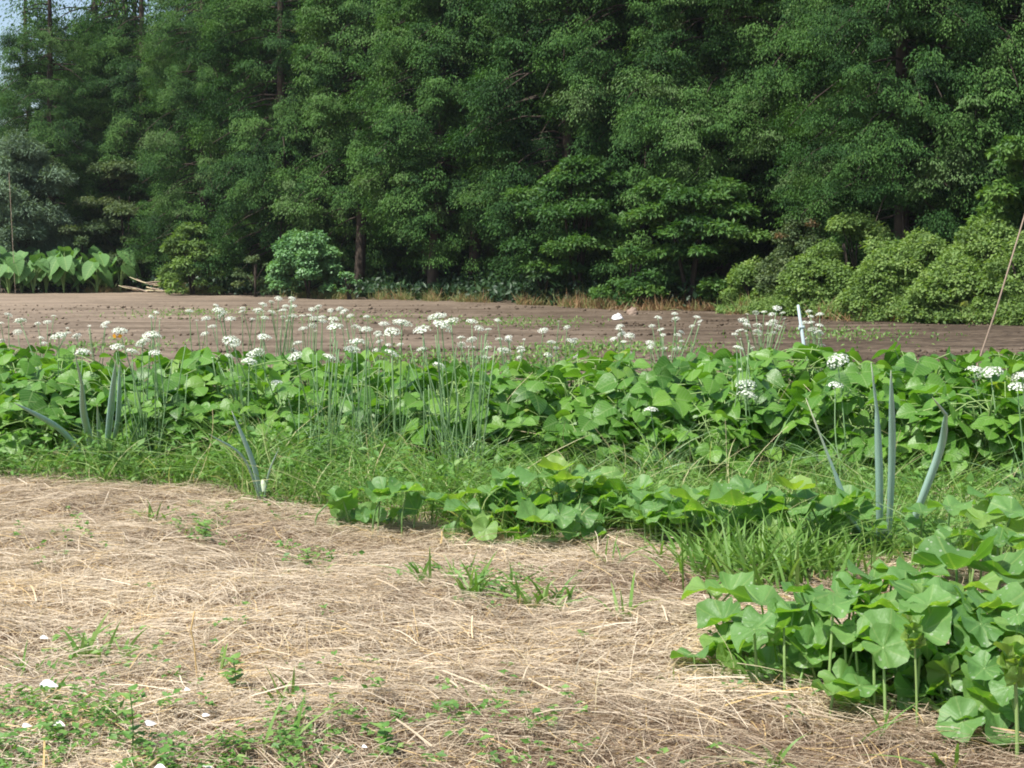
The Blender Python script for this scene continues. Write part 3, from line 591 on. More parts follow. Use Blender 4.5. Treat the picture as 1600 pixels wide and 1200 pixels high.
for ci, (bx, d, x0, x1, cl, lb) in enumerate(clumps):
    rng = np.random.default_rng(500 + ci); b = gpt(bx, d)
    hs = [j for j, (x, y, w) in enumerate(heads) if j not in taken and x0 <= x <= x1 and ((w >= 18 or (cl == N_ and lb.startswith(('chive clump rising', 'chive clump of sparse', 'chive stalks', 'chive clump with three white')) and w > 5 and y > 530)) == (cl == N_))]
    if lb.startswith('chive stalks with small'): hs = [j for j, (x, y, w) in enumerate(heads) if j not in taken and x0 <= x <= x1 and w < 14 and y > 550]
    if not hs: print('EMPTY CLUMP', lb); continue
    o = thing('garlic_chive_plant', b, lb, 'chive plant', 'flowering garlic chives')
    for j in hs:
        taken.add(j); x, y, w = heads[j]; dd = d + rng.uniform(-.12, .12); c = at(x, y, dd) - b
        r = w * dd / F / 2 * 1.06; foot = np.array([rng.normal(0, .035), rng.normal(0, .035), -.02]); base = c - [0, 0, r * .55]
        s = MB(); mid = (foot + base) / 2 + [rng.normal(0, .012), 0, 0]
        tube(s, curve([foot, mid, base], 9), np.linspace(.0030, .0019, 9) * (1 if d < 7 else 1.1), 5, rng.uniform(.2, .8))
        st = s.obj('flower_stalk', M['chive'], o, smooth=True)
        um = UM[3] if w <= 8 else UM[j % 3]
        e = (rng.normal(0, .22), rng.normal(0, .22), rng.uniform(0, 6.28)); sz = r * (1.0 if w > 8 else 1.3)
        hd = link('flower_head', um[0], st, base, e, (sz, sz, sz * rng.uniform(.5, .85))); link('pedicels', um[1], hd)
        head_at[j] = b + c
    nl = int(110 if cl == N_ else 22); n_ex = {'densest': 26, 'chive clump of sparse': 16, 'chive clump with three round': 8, 'chive clump with two heads': 8, 'chive clump rising': 14}
    ex = next((v for k_, v in n_ex.items() if lb.startswith(k_)), 0)
    if ex:                                   # leafless stalks whose heads are gone or hidden
        s = MB()
        for _ in range(ex):
            ft = np.array([rng.normal(0, .05), rng.normal(0, .05), -.02]); tp = ft + [rng.normal(0, .06), rng.normal(0, .05), rng.uniform(.3, .56)]
            tube(s, curve([ft, (ft + tp) / 2 + rng.normal(0, .008, 3), tp], 6), np.linspace(.0030, .0016, 6), 4, rng.uniform(.1, .7))
        s.obj('bare_stalks', M['chive'], o, smooth=True)
    f = MB(); n = nl; P = rng.normal(0, .04, (n, 3)) * [1, 1, 0]; D = rng.normal(0, .33, (n, 3)) + [0, 0, 1]
    ribbons(f, P, D, rng.uniform(.14, .40, n), rng.uniform(.003, .0055, n), np.stack([rng.normal(0, .4, n), rng.normal(0, .3, n), -rng.uniform(.1, .7, n)], 1), rng.uniform(0, .85, n), 6)
    f.obj('leaf_tuft', M['grass'] if cl == F_ else M['chive'], o)
print('heads left:', [heads[j] for j in range(len(heads)) if j not in taken])
# orange butterfly resting on a head
j = 1; p = at(183, 527, 5.33)
o = thing('butterfly', p, 'small orange butterfly on a white chive head near the left onion', 'butterfly')
f = MB(); f.add([[0, 0, 0], [.010, 0, .014], [.018, .004, .006], [.012, .002, -.004]], [[0, 1, 2], [0, 2, 3]], .2); f.add([[0, 0, 0], [-.010, 0, .014], [-.018, .004, .006], [-.012, .002, -.004]], [[0, 2, 1], [0, 3, 2]], .2); f.obj('wings', M['yellow'], o)
f = MB(); tube(f, [[0, .008, .001], [0, 0, .001], [0, -.009, .002]], [.001, .0018, .0012], 5, 0); f.obj('body', M['bark'], o)

# ------------------------------------------------------------------ green onions
def onion(bx, by, leaves, label, bulb=.011):
    b = at_z(bx, by); d = b[1]; b[2] = float(gh(b[0], b[1])) - .01
    o = thing('green_onion', b, label, 'green onion', 'green onions in the weedy strip')
    for k, (pts, w) in enumerate(leaves):
        dz = [0, -.06, -.03, .015, -.02, .04][k] + (-.2 if bx < 200 else -.06)
        c = [at(x, y, d + dz * i) - b for i, (x, y) in enumerate(pts)]
        sharp = len(pts) > 3
        cc = curve(c, 22) if not sharp else np.vstack([curve(c[:-1], 20), c[-2] * .4 + c[-1] * .6, c[-1]])
        t = np.linspace(0, 1, len(cc)); r = w * d / F / 2 * (1 - t ** 5 * .9) * (.85 + .3 * np.sin(t * 2.6)); r[-1] = .0008
        f = MB(); tt = .35 + .06 * k + .6 * np.clip((t - .9) / .1, 0, 1) + .35 * np.clip((.08 - t) / .08, 0, 1); tube(f, cc, r, 9, np.append(np.repeat(np.clip(tt, 0, 1), 9), 1)); m_ = f.obj('leaf', M['onion'], o, smooth=True)
    s = MB(); tube(s, [[0, 0, -.02], [0, 0, .03], [0, 0, .09]], [bulb, bulb * .95, bulb * .7], 9, .9); s.obj('shank', M['onion'], o, smooth=True)
onion(152, 734, [([(150, 732), (141, 690), (131, 646), (128, 600), (116, 549)], 9.5), ([(140, 726), (95, 672), (22, 629)], 8), ([(166, 710), (173, 640), (181, 563)], 9),
                 ([(174, 708), (185, 650), (187, 566)], 7), ([(157, 724), (155, 680), (152, 632)], 5)], 'bushy green onion at the left with one leaf slanting far left')
onion(412, 792, [([(410, 786), (395, 722), (362, 642)], 7), ([(408, 786), (380, 715), (326, 678)], 3.5), ([(412, 786), (420, 740), (436, 700)], 3)], 'thin young green onion left of the sparse chive stalks')
onion(1382, 862, [([(1374, 855), (1374, 743), (1370, 640), (1361, 566)], 11), ([(1388, 855), (1394, 704), (1392, 579)], 10), ([(1408, 868), (1435, 794), (1470, 700), (1478, 648), (1457, 621)], 11),
                  ([(1362, 865), (1335, 822), (1303, 735), (1259, 622)], 10), ([(1355, 850), (1335, 820), (1318, 800)], 5)], 'large green onion at the right with two upright leaves and one kinked leaf', .013)

# ------------------------------------------------------------------ pumpkins
def pumpkin(base_px, leaves, label, flowers=(), vine=(), seed=1, zb=.16):
    rng = np.random.default_rng(seed); b = at_z(*base_px); b[2] = float(gh(b[0], b[1])) - .005
    o = thing('pumpkin_plant', b, label, 'pumpkin plant', 'trailing pumpkin plants')
    for (x, y, w, z, *rest) in leaves:
        z *= .84 if seed == 6 else 1
        c = at_z(x, y, z); rad = w * c[1] / F * 1.3; tilt = rest[0] if rest else None
        az = rng.uniform(0, 6.28); D = nrm([math.cos(az), math.sin(az), rng.uniform(-.12, .08)])
        if tilt is None: N = nrm([rng.normal(0, .16), rng.normal(-.02, .16), 1])
        else: N = nrm([rng.normal(0, .12), -tilt, 1]); D = nrm([rng.normal(0, .4), -.5, -.6 * tilt])
        f = MB(); put(f, PUMPL[rng.integers(5)], np.zeros(3), D, N, rad, np.clip(rng.normal(.45, .2), 0, .95))
        lf = f.obj('leaf', M['pumpkin'], o, c - b, smooth=True)
        lx, ly = rng.normal(0, .03), rng.normal(.0, .04); ft = np.array([c[0] + lx, c[1] + ly, 0]); ft[2] = gh(ft[0], ft[1]) - .005; ft -= c
        s = MB(); tube(s, curve([ft, ft * [.9, .9, .5], [0, 0, -.002]], 7), np.linspace(.0030, .0022, 7), 6, rng.uniform(.0, .3)); s.obj('petiole', M['stem'], lf, smooth=True)
    for q in range(int(len(leaves) * (3.2 if seed == 6 else 1.5))):             # smaller leaves low in the shade of the big ones
        x, y, w, z, *_r = leaves[int(rng.integers(len(leaves)))]; c = at_z(x, y, z) + [rng.normal(0, .06), rng.uniform(-.02, .09), 0]; c[2] = rng.uniform(.02, max(.04, z * .95))
        a = rng.uniform(0, 6.28); f = MB(); put(f, PUMPL[rng.integers(5)], np.zeros(3), [math.cos(a), math.sin(a), rng.uniform(-.7, .1)], [rng.normal(0, .45), rng.normal(-.2, .45), 1], rng.uniform(.05, .10), rng.uniform(.1, .8))
        lf = f.obj('leaf', M['pumpkin'], o, c - b, smooth=True); ft = np.array([rng.normal(0, .02), rng.normal(0, .02), float(gh(c[0], c[1])) - c[2] - .005])
        s = MB(); tube(s, [ft, ft * [.6, .6, .5], [0, 0, 0]], [.003, .003, .0022], 5, .6); s.obj('petiole', M['stem'], lf, smooth=True)
    for (x, y, z, w, g_) in flowers:
        c = at_z(x, y, z) - b; f = MB(); L = w * (c[1] + b[1]) / F
        for s_ in range(5):
            a = s_ * 1.2566; dr = np.array([math.cos(a) * .45, math.sin(a) * .45, 1]); f.add(*[q for q in ((lambda V, T, uv: ((V * L) @ frame(dr, [-math.cos(a), -math.sin(a), .3]) + c, T, .6 * g_, uv))(*BEANL[0]))])
        f.obj('flower', M['yellow'], o, smooth=True)
    for vs in vine:
        c = [at_z(x, y, z) - b for x, y, z in vs]; s = MB(); tube(s, curve(c, 16), .0055, 7, .8); s.obj('vine', M['stem'], o, smooth=True)
A_ = [(760,770,50,.13),(835,790,46,.10),(905,770,50,.12),(990,790,50,.10),(1020,770,48,.14),(955,745,44,.16),(870,735,44,.19),(1050,780,46,.14),(790,744,36,.17),(840,743,50,.18),(886,749,46,.17),(915,741,42,.18),(969,766,48,.13),(943,777,36,.12),(822,781,42,.11),(785,763,38,.14),(724,794,44,.10),(746,809,36,.08),
      (787,798,38,.09),(836,814,46,.08),(875,806,40,.09,.5),(912,803,34,.09,.6),(971,794,48,.09),(759,827,32,.06,1.2),(1006,783,42,.12),(1037,807,46,.09),(860,765,44,.13),(925,760,44,.14),(1000,765,36,.14),(810,757,36,.15),(895,785,40,.10),(950,805,40,.07)]
pumpkin((870, 840), A_, 'middle pumpkin patch with an orange flower in front of the beans', [(893, 777, .07, 14, 1.0), (873, 777, .07, 13, .6), (808, 806, .05, 13, .4)], [[(760, 850, .02), (860, 845, .02), (960, 835, .02), (1040, 845, .02)]], 2)
pumpkin((620, 800), [(525,776,38,.10),(600,768,58,.13,.2),(636,766,46,.14),(678,781,44,.10),(568,806,20,.05,.9),(592,805,20,.05,.9)], 'small yellowish pumpkin shoot between the middle onion and the chive clump', [], [[(520, 800, .02), (600, 808, .02), (690, 800, .02), (770, 845, .02)]], 3)
B_ = [(1090,797,70,.13),(1150,790,64,.16),(1125,812,50,.11),(1060,806,46,.10),(1195,778,52,.17),(1235,795,56,.15),(1262,780,46,.17),(1180,815,46,.11),(1215,828,44,.10,.4),(1300,790,56,.15),(1338,776,44,.17),(1030,822,34,.06),(1110,775,44,.17),(1170,765,50,.19),(1240,765,50,.20),(1075,780,50,.15),(1290,812,50,.10),(1345,800,46,.13)]
pumpkin((1150, 850), B_, 'right hand middle pumpkin with wide pale leaves above the green grass', [], [[(1040, 850, .02), (1150, 850, .02), (1270, 850, .02), (1330, 850, .02)]], 4)
D_ = [(1485,792,56,.18),(1535,812,60,.17),(1580,800,60,.2),(1440,800,44,.15),(1500,835,50,.14),(1560,846,60,.15),(1595,830,60,.16),(1450,845,46,.10),(1420,815,36,.12),(1545,775,50,.22),(1598,860,56,.14)]
pumpkin((1520, 890), D_, 'upper right pumpkin with leaves around and beside the large onion', [], [[(1400, 880, .02), (1500, 885, .02), (1610, 880, .02)]], 5)
C_ = [(1105,920,60,.11),(1140,926,60,.12),(1165,965,50,.08),(1145,990,40,.05,.3),(1180,1005,44,.05,.4),(1190,943,84,.13),(1204,975,66,.12,.3),(1252,925,52,.19),(1305,927,78,.19),(1365,903,74,.2),(1414,910,58,.2),(1445,932,92,.2),(1495,889,104,.23),(1512,917,84,.21),
      (1365,946,80,.17),(1560,946,92,.2),(1316,996,52,.10,1.3),(1352,984,34,.11,1.4),(1388,1000,92,.14,.3),(1446,968,66,.16),(1455,1012,56,.12),(1495,1045,64,.09,.7),(1547,990,92,.16,.2),(1552,1078,92,.09,.6),
      (1262,1024,48,.07,1.0),(1312,1066,56,.05,.9),(1463,1086,40,.04),(1400,957,64,.17),(1594,977,70,.18),(1480,960,70,.18),(1240,955,50,.15),(1300,955,60,.15),(1420,985,50,.12),(1590,1010,60,.15),(1530,955,70,.19),
      (1340,925,60,.18),(1600,905,84,.22),(1555,895,70,.22),(1395,890,50,.21),(1230,1000,44,.07,.4),(1345,1040,50,.05,.3),(1600,1060,60,.12)]
pumpkin((1440, 1060), C_, 'large front pumpkin plant spreading over the straw at the lower right', [], [[(1170, 1030, .02), (1260, 1055, .02), (1370, 1060, .03), (1440, 1050, .03), (1500, 1045, .04)], [(1440, 1090, .02), (1480, 1115, .02), (1540, 1118, .02), (1600, 1110, .03)]], 6)
# young curled shoot tips
for x, y, z, s_, lb in [(1585, 1030, .17, 1.0, 'hairy pumpkin shoot tip standing up at the lower right edge'), (1428, 985, .17, .7, 'small hairy pumpkin shoot tip amid the front leaves')]:
    c = at_z(x, y, z); b = np.array([c[0], c[1], float(gh(c[0], c[1]))]); rng = np.random.default_rng(int(x)); o = thing('pumpkin_shoot', b, lb, 'shoot', 'pumpkin shoot tips')
    s = MB(); top = c - b; tube(s, curve([[.01, 0, -.01], top * .5 + [.006, 0, 0], top], 9), np.linspace(.0036, .0026, 9) * s_, 7, .9); s.obj('stem', M['stem'], o, smooth=True)
    f = MB()
    for q in range(11):
        a = q * 2.4; put(f, PUMPL[q % 5], top + [math.cos(a) * .012 * s_, math.sin(a) * .012 * s_, rng.uniform(-.03, .025) * s_], [math.cos(a) * .6, math.sin(a) * .6, 1], [-math.cos(a), -math.sin(a), .5], rng.uniform(.035, .055) * s_, rng.uniform(.5, 1))
    f.obj('young_leaves', M['pumpkin'], o, smooth=True)

# ------------------------------------------------------------------ taro patch
TL = grid_leaf(lambda v: .40 * (math.sin(math.pi * min(1, (v * .93 + .07) ** .55)) ** .7 if v < 1 else 0), 4, 7, .22, .15, .02)
def taro_leaf(): f = MB(); V, T, uv = TL; f.add(V - [0, .28, 0], T, .5, uv); return f.mesh('leaf', M['taro'], True)
TM = taro_leaf()
for i_, (px, e) in enumerate([(-8, .3), (14, -.1), (34, .5), (52, -.15), (72, .2), (90, .6), (100, -.2), (122, .1), (138, .5), (152, -.15), (170, .25), (188, -.1), (28, .9), (66, 1.0), (112, 1.0), (156, .8)]):
    d = E(px) + e; p = gpt(px, d); rng = np.random.default_rng(900 + i_)
    lb = ['taro plant cut off by the left edge', 'front taro plant nearest the left edge', 'taro plant behind the second front one from the left', 'front taro plant left of the middle of the patch', 'taro plant in the middle of the patch, set back', 'taro plant in the middle rear of the patch',
          'front taro plant in the middle of the patch', 'taro plant just right of the patch middle', 'rear taro plant right of the patch middle', 'front taro plant third from the right end', 'taro plant second from the right end', 'front taro plant at the right end beside the brush pile', 'back row taro plant nearest the left edge', 'back row taro plant left of the patch middle', 'back row taro plant right of the patch middle', 'back row taro plant at the right end'][i_]
    o = thing('taro_plant', p, lb, 'taro plant', 'taro plants at the far left of the field')
    for q in range(9):
        a = rng.uniform(0, 6.28); r = rng.uniform(.1, .36); hgt = rng.uniform(.35, 1.02); e_ = np.array([r * math.cos(a), r * math.sin(a), hgt])
        s = MB(); tube(s, curve([[0, 0, -.03], e_ * [.3, .3, .6], e_], 6), np.linspace(.016, .008, 6), 5, .5)
        D = nrm([math.cos(a), math.sin(a), -rng.uniform(.4, 1.4)]); N = nrm([math.cos(a) * .9 + rng.normal(0, .3), math.sin(a) * .7 - .7, .8]); m3 = frame(D, N)
        lf = link('leaf', TM, o, e_); sc_ = rng.uniform(.36, .56); lf.rotation_euler = Matrix([list(m3[0]), list(m3[1]), list(m3[2])]).transposed().to_euler(); lf.scale = (sc_,) * 3
        s.obj('petiole', M['stem'], o, smooth=True)

# ------------------------------------------------------------------ stakes, cane, brush pile, bag
def rod(name, pts, rad, mat, label, cat, part=None, tint=.6, sides=8):
    b = np.array(pts[0], float); o = thing(name, b, label, cat); s = MB(); q = np.array([np.array(p) - b for p in pts]); tube(s, q, rad, sides, tint); s.obj('shaft', mat, o, smooth=True); return o
b0 = gpt(1276, 6.9); top = at(1247, 477, 6.9); b0[2] -= .02
o = rod('garden_stake', [b0, b0 * .5 + top * .5, top], [.0115, .0095, .0065], M['stake'], 'pale blue grey stake standing above the bean leaves', 'stake')
s = MB(); kp = at(1252, 511, 6.9) - b0; tube(s, [kp - [.012, 0, .002], kp + [.012, 0, -.001]], [.0105, .009], 8, 1); s.obj('clip', M['stake'], o)
p1 = gpt(1331, E(1331) - .5); rod('garden_stake', [p1, p1 + [0, 0, .42]], [.012, .012], M['greenstake'], 'short green stake at the foot of the vine mound', 'stake')
b0 = gpt(1497, 7.2); top = at(1615, 290, 7.2); rod('cane', [b0, b0 * .5 + top * .5 + [.01, 0, 0], top], [.0042, .0042, .003], M['wood'], 'thin brown cane slanting up to the right edge', 'cane')
b0 = gpt(24, E(0) - .3); top = at(14, 270, b0[1]); rod('pole', [b0, top], [.006, .004], M['wood'], 'thin pale pole rising from the taro patch at the far left', 'pole')
b0 = gpt(-3, E(0) + .2); rod('post', [b0, b0 + [0, 0, 1.75]], [.07, .07], M['white'], 'white post cut off by the left edge behind the taro', 'post')
c = at_z(232, 458); o = thing('brush_pile', c, 'pile of pale dead branches right of the taro patch', 'brush pile')
for q in range(12):
    a = R.uniform(-.5, .5) + (3.14 if q % 3 == 0 else 0); L = R.uniform(.35, .9); s = MB(); st = np.array([R.normal(0, .15), R.normal(0, .2), .04 + .02 * q]); e = st + [L * math.cos(a), R.normal(0, .3), R.uniform(-.02, .22) * (1 if q % 3 == 0 else -.05)]
    tube(s, curve([st, (st + e) / 2 + R.normal(0, .03, 3), e], 5), np.linspace(.018, .006, 5), 5, .9); s.obj('branch', M['drystalk'] if q % 2 else M['wood'], o, smooth=True)
def lump(name, px, py, w, h, mat, label, cat, seed, tint=.5):
    c = at_z(px, py); rng = np.random.default_rng(seed); s = MB(); nu, nv = 14, 8; V = []; T = []
    for i in range(nv + 1):
        for j in range(nu):
            th = j / nu * 2 * math.pi; ph = i / nv * math.pi * .5; r = (1 + rng.normal(0, .13)) 
            V.append([w / 2 * r * math.cos(th) * math.cos(ph), w / 2 * .7 * r * math.sin(th) * math.cos(ph), h * math.sin(ph) * r])
    for i in range(nv):
        for j in range(nu):
            a, b_ = i * nu + j, i * nu + (j + 1) % nu; T += [[a, b_, b_ + nu], [a, b_ + nu, a + nu]]
    s.add(V, T, tint); o = s.obj(name, mat, loc=c); tag(o, label, cat)
lump('plastic_bag', 965, 499, .15, .07, M['white'], 'crumpled white bag lying at the field edge', 'bag', 3, .8)
lump('plastic_bag', 988, 492, .17, .10, M['wood'], 'grey crumpled bag beside the white one', 'bag', 4, .2)

# ------------------------------------------------------------------ straw mulch
ACT = lambda n, y0, y1: (lambda y: (R.uniform(-1, 1, n) * (y * .37 + .25), y))(np.sqrt(R.uniform(y0 ** 2, y1 ** 2, n)))
def flow(x, y): return (fbm(x * .9 + 4, y * 1.1 + 2, 2) - .5) * 4.0 + (fbm(x * 4 + 8, y * 4.5, 2) - .5) * 3.0
f = MB()
def straw(n, y0, y1, lift, wid, ln, spread, tint, jit):
    x, y = ACT(n, y0, y1); a = flow(x, y) + R.normal(0, spread, n) + np.where(R.random(n) < .5, 0, np.pi)
    m_ = fbm(x * 1.3 + 20, y * 1.7 + 3, 3)
    z = gh(x, y) + .002 + lift * R.random(n) ** 1.5
    L = R.uniform(*ln, n); Wd = R.uniform(*wid, n); el = R.normal(.02, jit, n)
    D = np.stack([np.cos(a), np.sin(a), np.sin(el)], 1)
    ex, ey = x + np.cos(a) * L, y + np.sin(a) * L
    bend = np.stack([-np.sin(a), np.cos(a), np.zeros(n)], 1) * R.normal(0, .10, n)[:, None]
    bend[:, 2] = np.where(el > 0, -el * 1.0, 0) + (gh(ex, ey) - gh(x, y)) / L * .9
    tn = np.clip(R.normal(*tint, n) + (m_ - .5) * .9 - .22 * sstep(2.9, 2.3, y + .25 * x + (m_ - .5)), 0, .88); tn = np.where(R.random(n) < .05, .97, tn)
    ribbons(f, np.stack([x, y, z], 1), D, L, Wd, bend, tn, 3, False, side=nrm(np.stack([-np.sin(a), np.cos(a), R.normal(0, .6, n)], 1)))
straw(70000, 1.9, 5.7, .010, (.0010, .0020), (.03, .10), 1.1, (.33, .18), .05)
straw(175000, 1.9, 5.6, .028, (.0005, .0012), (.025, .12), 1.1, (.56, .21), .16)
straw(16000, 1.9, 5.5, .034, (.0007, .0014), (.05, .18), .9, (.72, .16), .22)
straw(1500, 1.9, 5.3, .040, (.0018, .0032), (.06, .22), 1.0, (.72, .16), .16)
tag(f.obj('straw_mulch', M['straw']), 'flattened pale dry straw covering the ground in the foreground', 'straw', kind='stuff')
# upright dry stalks and seed stems
f = MB(); n = 420; x, y = ACT(n, 2.2, 5.6); P = np.stack([x, y, gh(x, y)], 1)
ribbons(f, P, R.normal(0, .6, (n, 3)) + [0, 0, .8], R.uniform(.05, .16, n), R.uniform(.0010, .0018, n), np.stack([R.normal(0, .5, n), R.normal(0, .3, n), -R.uniform(0, .6, n)], 1), R.uniform(0, 1, n), 5, False)
n = 130; px = R.uniform(280, 1600, n); dd = R.uniform(4.6, 5.5, n); x = (px - 800) / F * dd; P = np.stack([x, dd, gh(x, dd)], 1)
ribbons(f, P, R.normal(0, .35, (n, 3)) + [0, 0, 1], R.uniform(.2, .42, n), R.uniform(.0012, .0022, n), np.stack([R.normal(0, .5, n), R.normal(0, .2, n), -R.uniform(0, .5, n)], 1), R.uniform(0, 1, n), 7, False)
tag(f.obj('dry_stalks', M['drystalk']), 'thin bleached grass stalks poking out of straw and plants', 'stalks', kind='stuff')

# ------------------------------------------------------------------ weeds, ground cover
f = MB(); n = 24000                                 # weedy strip in front of the beans
px = R.uniform(-40, 1640, n); py = R.uniform(0, 1, n)
lo = np.interp(px, [0, 300, 420, 560, 760, 1000, 1100, 1300, 1600], [758, 772, 796, 812, 850, 850, 872, 888, 892]); hi = 700
keep = R.random(n) < np.interp(px, [0, 200, 500, 740, 780, 1030, 1080, 1350, 1600], [.45, .6, .7, .8, .8, .7, .8, .8, .6]); px, py, lo = px[keep], py[keep], lo[keep]; n = len(px)
yy = hi + (lo - hi) * py; dd = np.array([gd(q) for q in yy]); x = (px - 800) / F * dd
P = np.stack([x, dd, gh(x, dd)], 1); cl = fbm(x * 3.5, dd * 3, 3)
ribbons(f, P, R.normal(0, .32, (n, 3)) + [0, 0, 1], R.uniform(.08, .28, n) * (.4 + cl) * np.interp(px, [0, 150, 250, 650, 780, 1050, 1600], [1.0, 1.1, 1.5, 1.5, 1.1, 1.1, 1.1]), R.uniform(.0025, .006, n), np.stack([R.normal(0, .6, n), R.normal(0, .4, n), -R.uniform(.1, .9, n)], 1), np.clip(R.normal(.5, .22, n) + (R.random(n) < .06) * .4, 0, 1), 5)
tag(f.obj('weedy_grass', M['grass']), 'loose green grass in front of the bean rows', 'grass', kind='stuff')
f = MB(); m = 3000
px = R.uniform(-40, 1640, m); py = R.uniform(0, 1, m); lo = np.interp(px, [0, 300, 420, 560, 760, 1000, 1100, 1300, 1600], [756, 770, 790, 800, 838, 842, 864, 878, 890])
yy = 690 + (lo - 690) * py; dd = np.array([gd(q) for q in yy]); x = (px - 800) / F * dd; hgt = R.uniform(.03, .20, m) * np.interp(px, [0, 700, 800, 1600], [1, 1, .45, .6]) * (.4 + fbm(x * 3, dd * 3, 2))
for q in range(6):
    k0 = m; P = np.stack([x + R.normal(0, .02, k0), dd + R.normal(0, .02, k0), gh(x, dd) + hgt * R.uniform(.3, 1, k0)], 1)
    L = R.uniform(.02, .05, k0); cards(f, P, R.normal(0, 1, (k0, 3)) * [1, 1, .4], R.normal(0, .35, (k0, 3)) + [0, -.1, 1], L, L * R.uniform(.3, .6, k0), np.clip(R.normal(.5, .2, k0), 0, 1), .12, .12)
tag(f.obj('broadleaf_weeds', M['weed']), 'small leafy weeds tangled in front of the bean rows', 'weeds', kind='stuff')
f = MB()                                            # lower left ground cover and sprinkled seedlings
n = 5200; px = R.uniform(-40, 1250, n); py = R.uniform(960, 1230, n)
den = np.interp(py, [960, 1060, 1110, 1200], [.03, .12, .75, 1]) * np.interp(px, [0, 350, 560, 760, 1250], [.5, .36, .10, .08, .02])
pts = np.array([at_z(a, b) for a, b in zip(px, py)]); keep = (R.random(n) < den) & (fbm(pts[:, 0] * 6, pts[:, 1] * 5 + 50, 3) > .47); pts = pts[keep]
ex = np.array([at_z(*(c + R.normal(0, s, 2))) for c, s, k_ in [((320, 835), (32, 12), 34), ((480, 880), (30, 12), 20), ((90, 860), (50, 20), 16), ((590, 812), (34, 8), 30), ((400, 800), (60, 12), 40), ((760, 925), (60, 14), 50), ((150, 1010), (60, 25), 24), ((300, 1160), (200, 40), 40), ((660, 1150), (90, 14), 12)] for _ in range(k_)])
pts = np.vstack([pts, ex]); k0 = len(pts); h_ = R.uniform(.006, .045, k0)
for q in range(7):
    L = R.uniform(.007, .022, k0); a = q * .9 + R.uniform(0, 6, k0); P = pts + np.stack([R.normal(0, .009, k0), R.normal(0, .009, k0), gh(pts[:, 0], pts[:, 1]) + .012 + h_ * R.uniform(.4, 1, k0)], 1)
    cards(f, P, np.stack([np.cos(a), np.sin(a), R.uniform(-.2, .6, k0)], 1), R.normal(0, .35, (k0, 3)) + [0, 0, 1], L, L * R.uniform(.4, .65, k0), np.clip(R.normal(.5, .22, k0), 0, 1), .12, .1)
tag(f.obj('ground_cover', M['weed']), 'tiny green weeds and seedlings growing through the straw', 'weeds', kind='stuff')
def tuft(px, py, n, L, Wd, label, spread=.5, rad=.02, group='grass tufts growing through the straw', seed=0, tint=(.2, .8)):
    rng = np.random.default_rng(seed + int(px)); b = at_z(px, py); b[2] = float(gh(b[0], b[1])); f = MB()
    P = rng.normal(0, rad, (n, 3)) * [1, .8, 0]; D = rng.normal(0, spread, (n, 3)) * [1, .7, .2] + [0, 0, 1]
    bend = D * [.6, .6, 0] * rng.uniform(.3, 1.2, (n, 1)) + [0, 0, -1] * rng.uniform(.1, .6, (n, 1))
    ribbons(f, P, D, rng.uniform(.55, 1.1, n) * L, rng.uniform(.7, 1.2, n) * Wd, bend, rng.uniform(*tint, n), 6, side=nrm(np.stack([rng.normal(1, .3, n), rng.normal(0, .5, n), rng.normal(0, .15, n)], 1)))
    o = f.obj('grass_tuft', M['grass'], loc=b); tag(o, label, 'grass tuft', group)
for a in [(240, 818, 9, .10, .008, 'light green grass tuft left of the seedling patch on the straw'), (215, 812, 5, .07, .006, 'tiny grass tuft left of the light green one'),
          (662, 925, 12, .11, .008, 'leftmost grass tuft of the cluster in the middle of the straw'), (735, 940, 22, .13, .010, 'bushiest grass tuft in the middle of the straw'), (795, 925, 10, .12, .010, 'grass tuft with arching blades right of the bushiest one'),
          (842, 948, 14, .13, .012, 'grass tuft with upright broad blades in the middle of the straw'), (878, 945, 8, .14, .010, 'tall bright grass tuft right of the broad bladed one'), (968, 975, 7, .13, .008, 'sparse grass tuft alone right of the middle cluster'),
          (952, 892, 7, .12, .006, 'thin dark grass tuft below the middle pumpkin patch'), (1145, 1045, 16, .10, .010, 'grass tuft at the left foot of the front pumpkin'), (1200, 1068, 14, .12, .010, 'darker grass tuft under the front pumpkin leaves'),
          (130, 1025, 12, .12, .011, 'broad bladed grass tuft on the straw at the left'), (180, 1030, 8, .11, .009, 'grass tuft right of the broad bladed one at the left'), (50, 1040, 12, .08, .007, 'low grass tuft at the left edge'),
          (75, 1100, 9, .08, .008, 'grass tuft behind the largest white petal'), (455, 1110, 7, .10, .006, 'thin upright grass tuft below the yellow straw'), (440, 1175, 9, .11, .008, 'grass tuft at the bottom left of centre'),
          (770, 1085, 5, .08, .005, 'faint grass tuft in the lower middle of the straw'), (1215, 1190, 8, .12, .010, 'grass tuft at the bottom edge with one leaning broad blade'), (1480, 1205, 5, .12, .011, 'broad grass blade rising from the bottom right edge'),
          (1370, 1170, 4, .09, .005, 'thin dark grass blades at the bottom right'), (1320, 1100, 4, .05, .008, 'short grass sprout in front of the front pumpkin'), (1035, 1062, 3, .06, .005, 'single short green blade on the right of the straw'),
          (345, 1040, 5, .07, .008, 'small grass tuft below the swirl of straw'), (510, 905, 6, .06, .007, 'small grass tuft below the seedling patch'), (720, 905, 12, .13, .006, 'fine grass tuft behind the bushiest one')]:
    tuft(*a)
for i_, (px, n, L) in enumerate([(1150, 90, .22), (1190, 100, .24), (1235, 90, .22), (1290, 80, .20), (1115, 60, .17)]):
    tuft(px, [905, 918, 905, 900, 896][i_], n, L, .009, ['bright tall grass left of the front pumpkin top', 'tallest bright grass clump between the pumpkin plants', 'bright grass clump with arching blades right of the tallest one', 'bright grass clump beside the slanting onion leaf base', 'low bright grass at the left end of the grass clump row'][i_], .45, .07, 'bright grass clumps between the pumpkins', tint=(.25, .72))
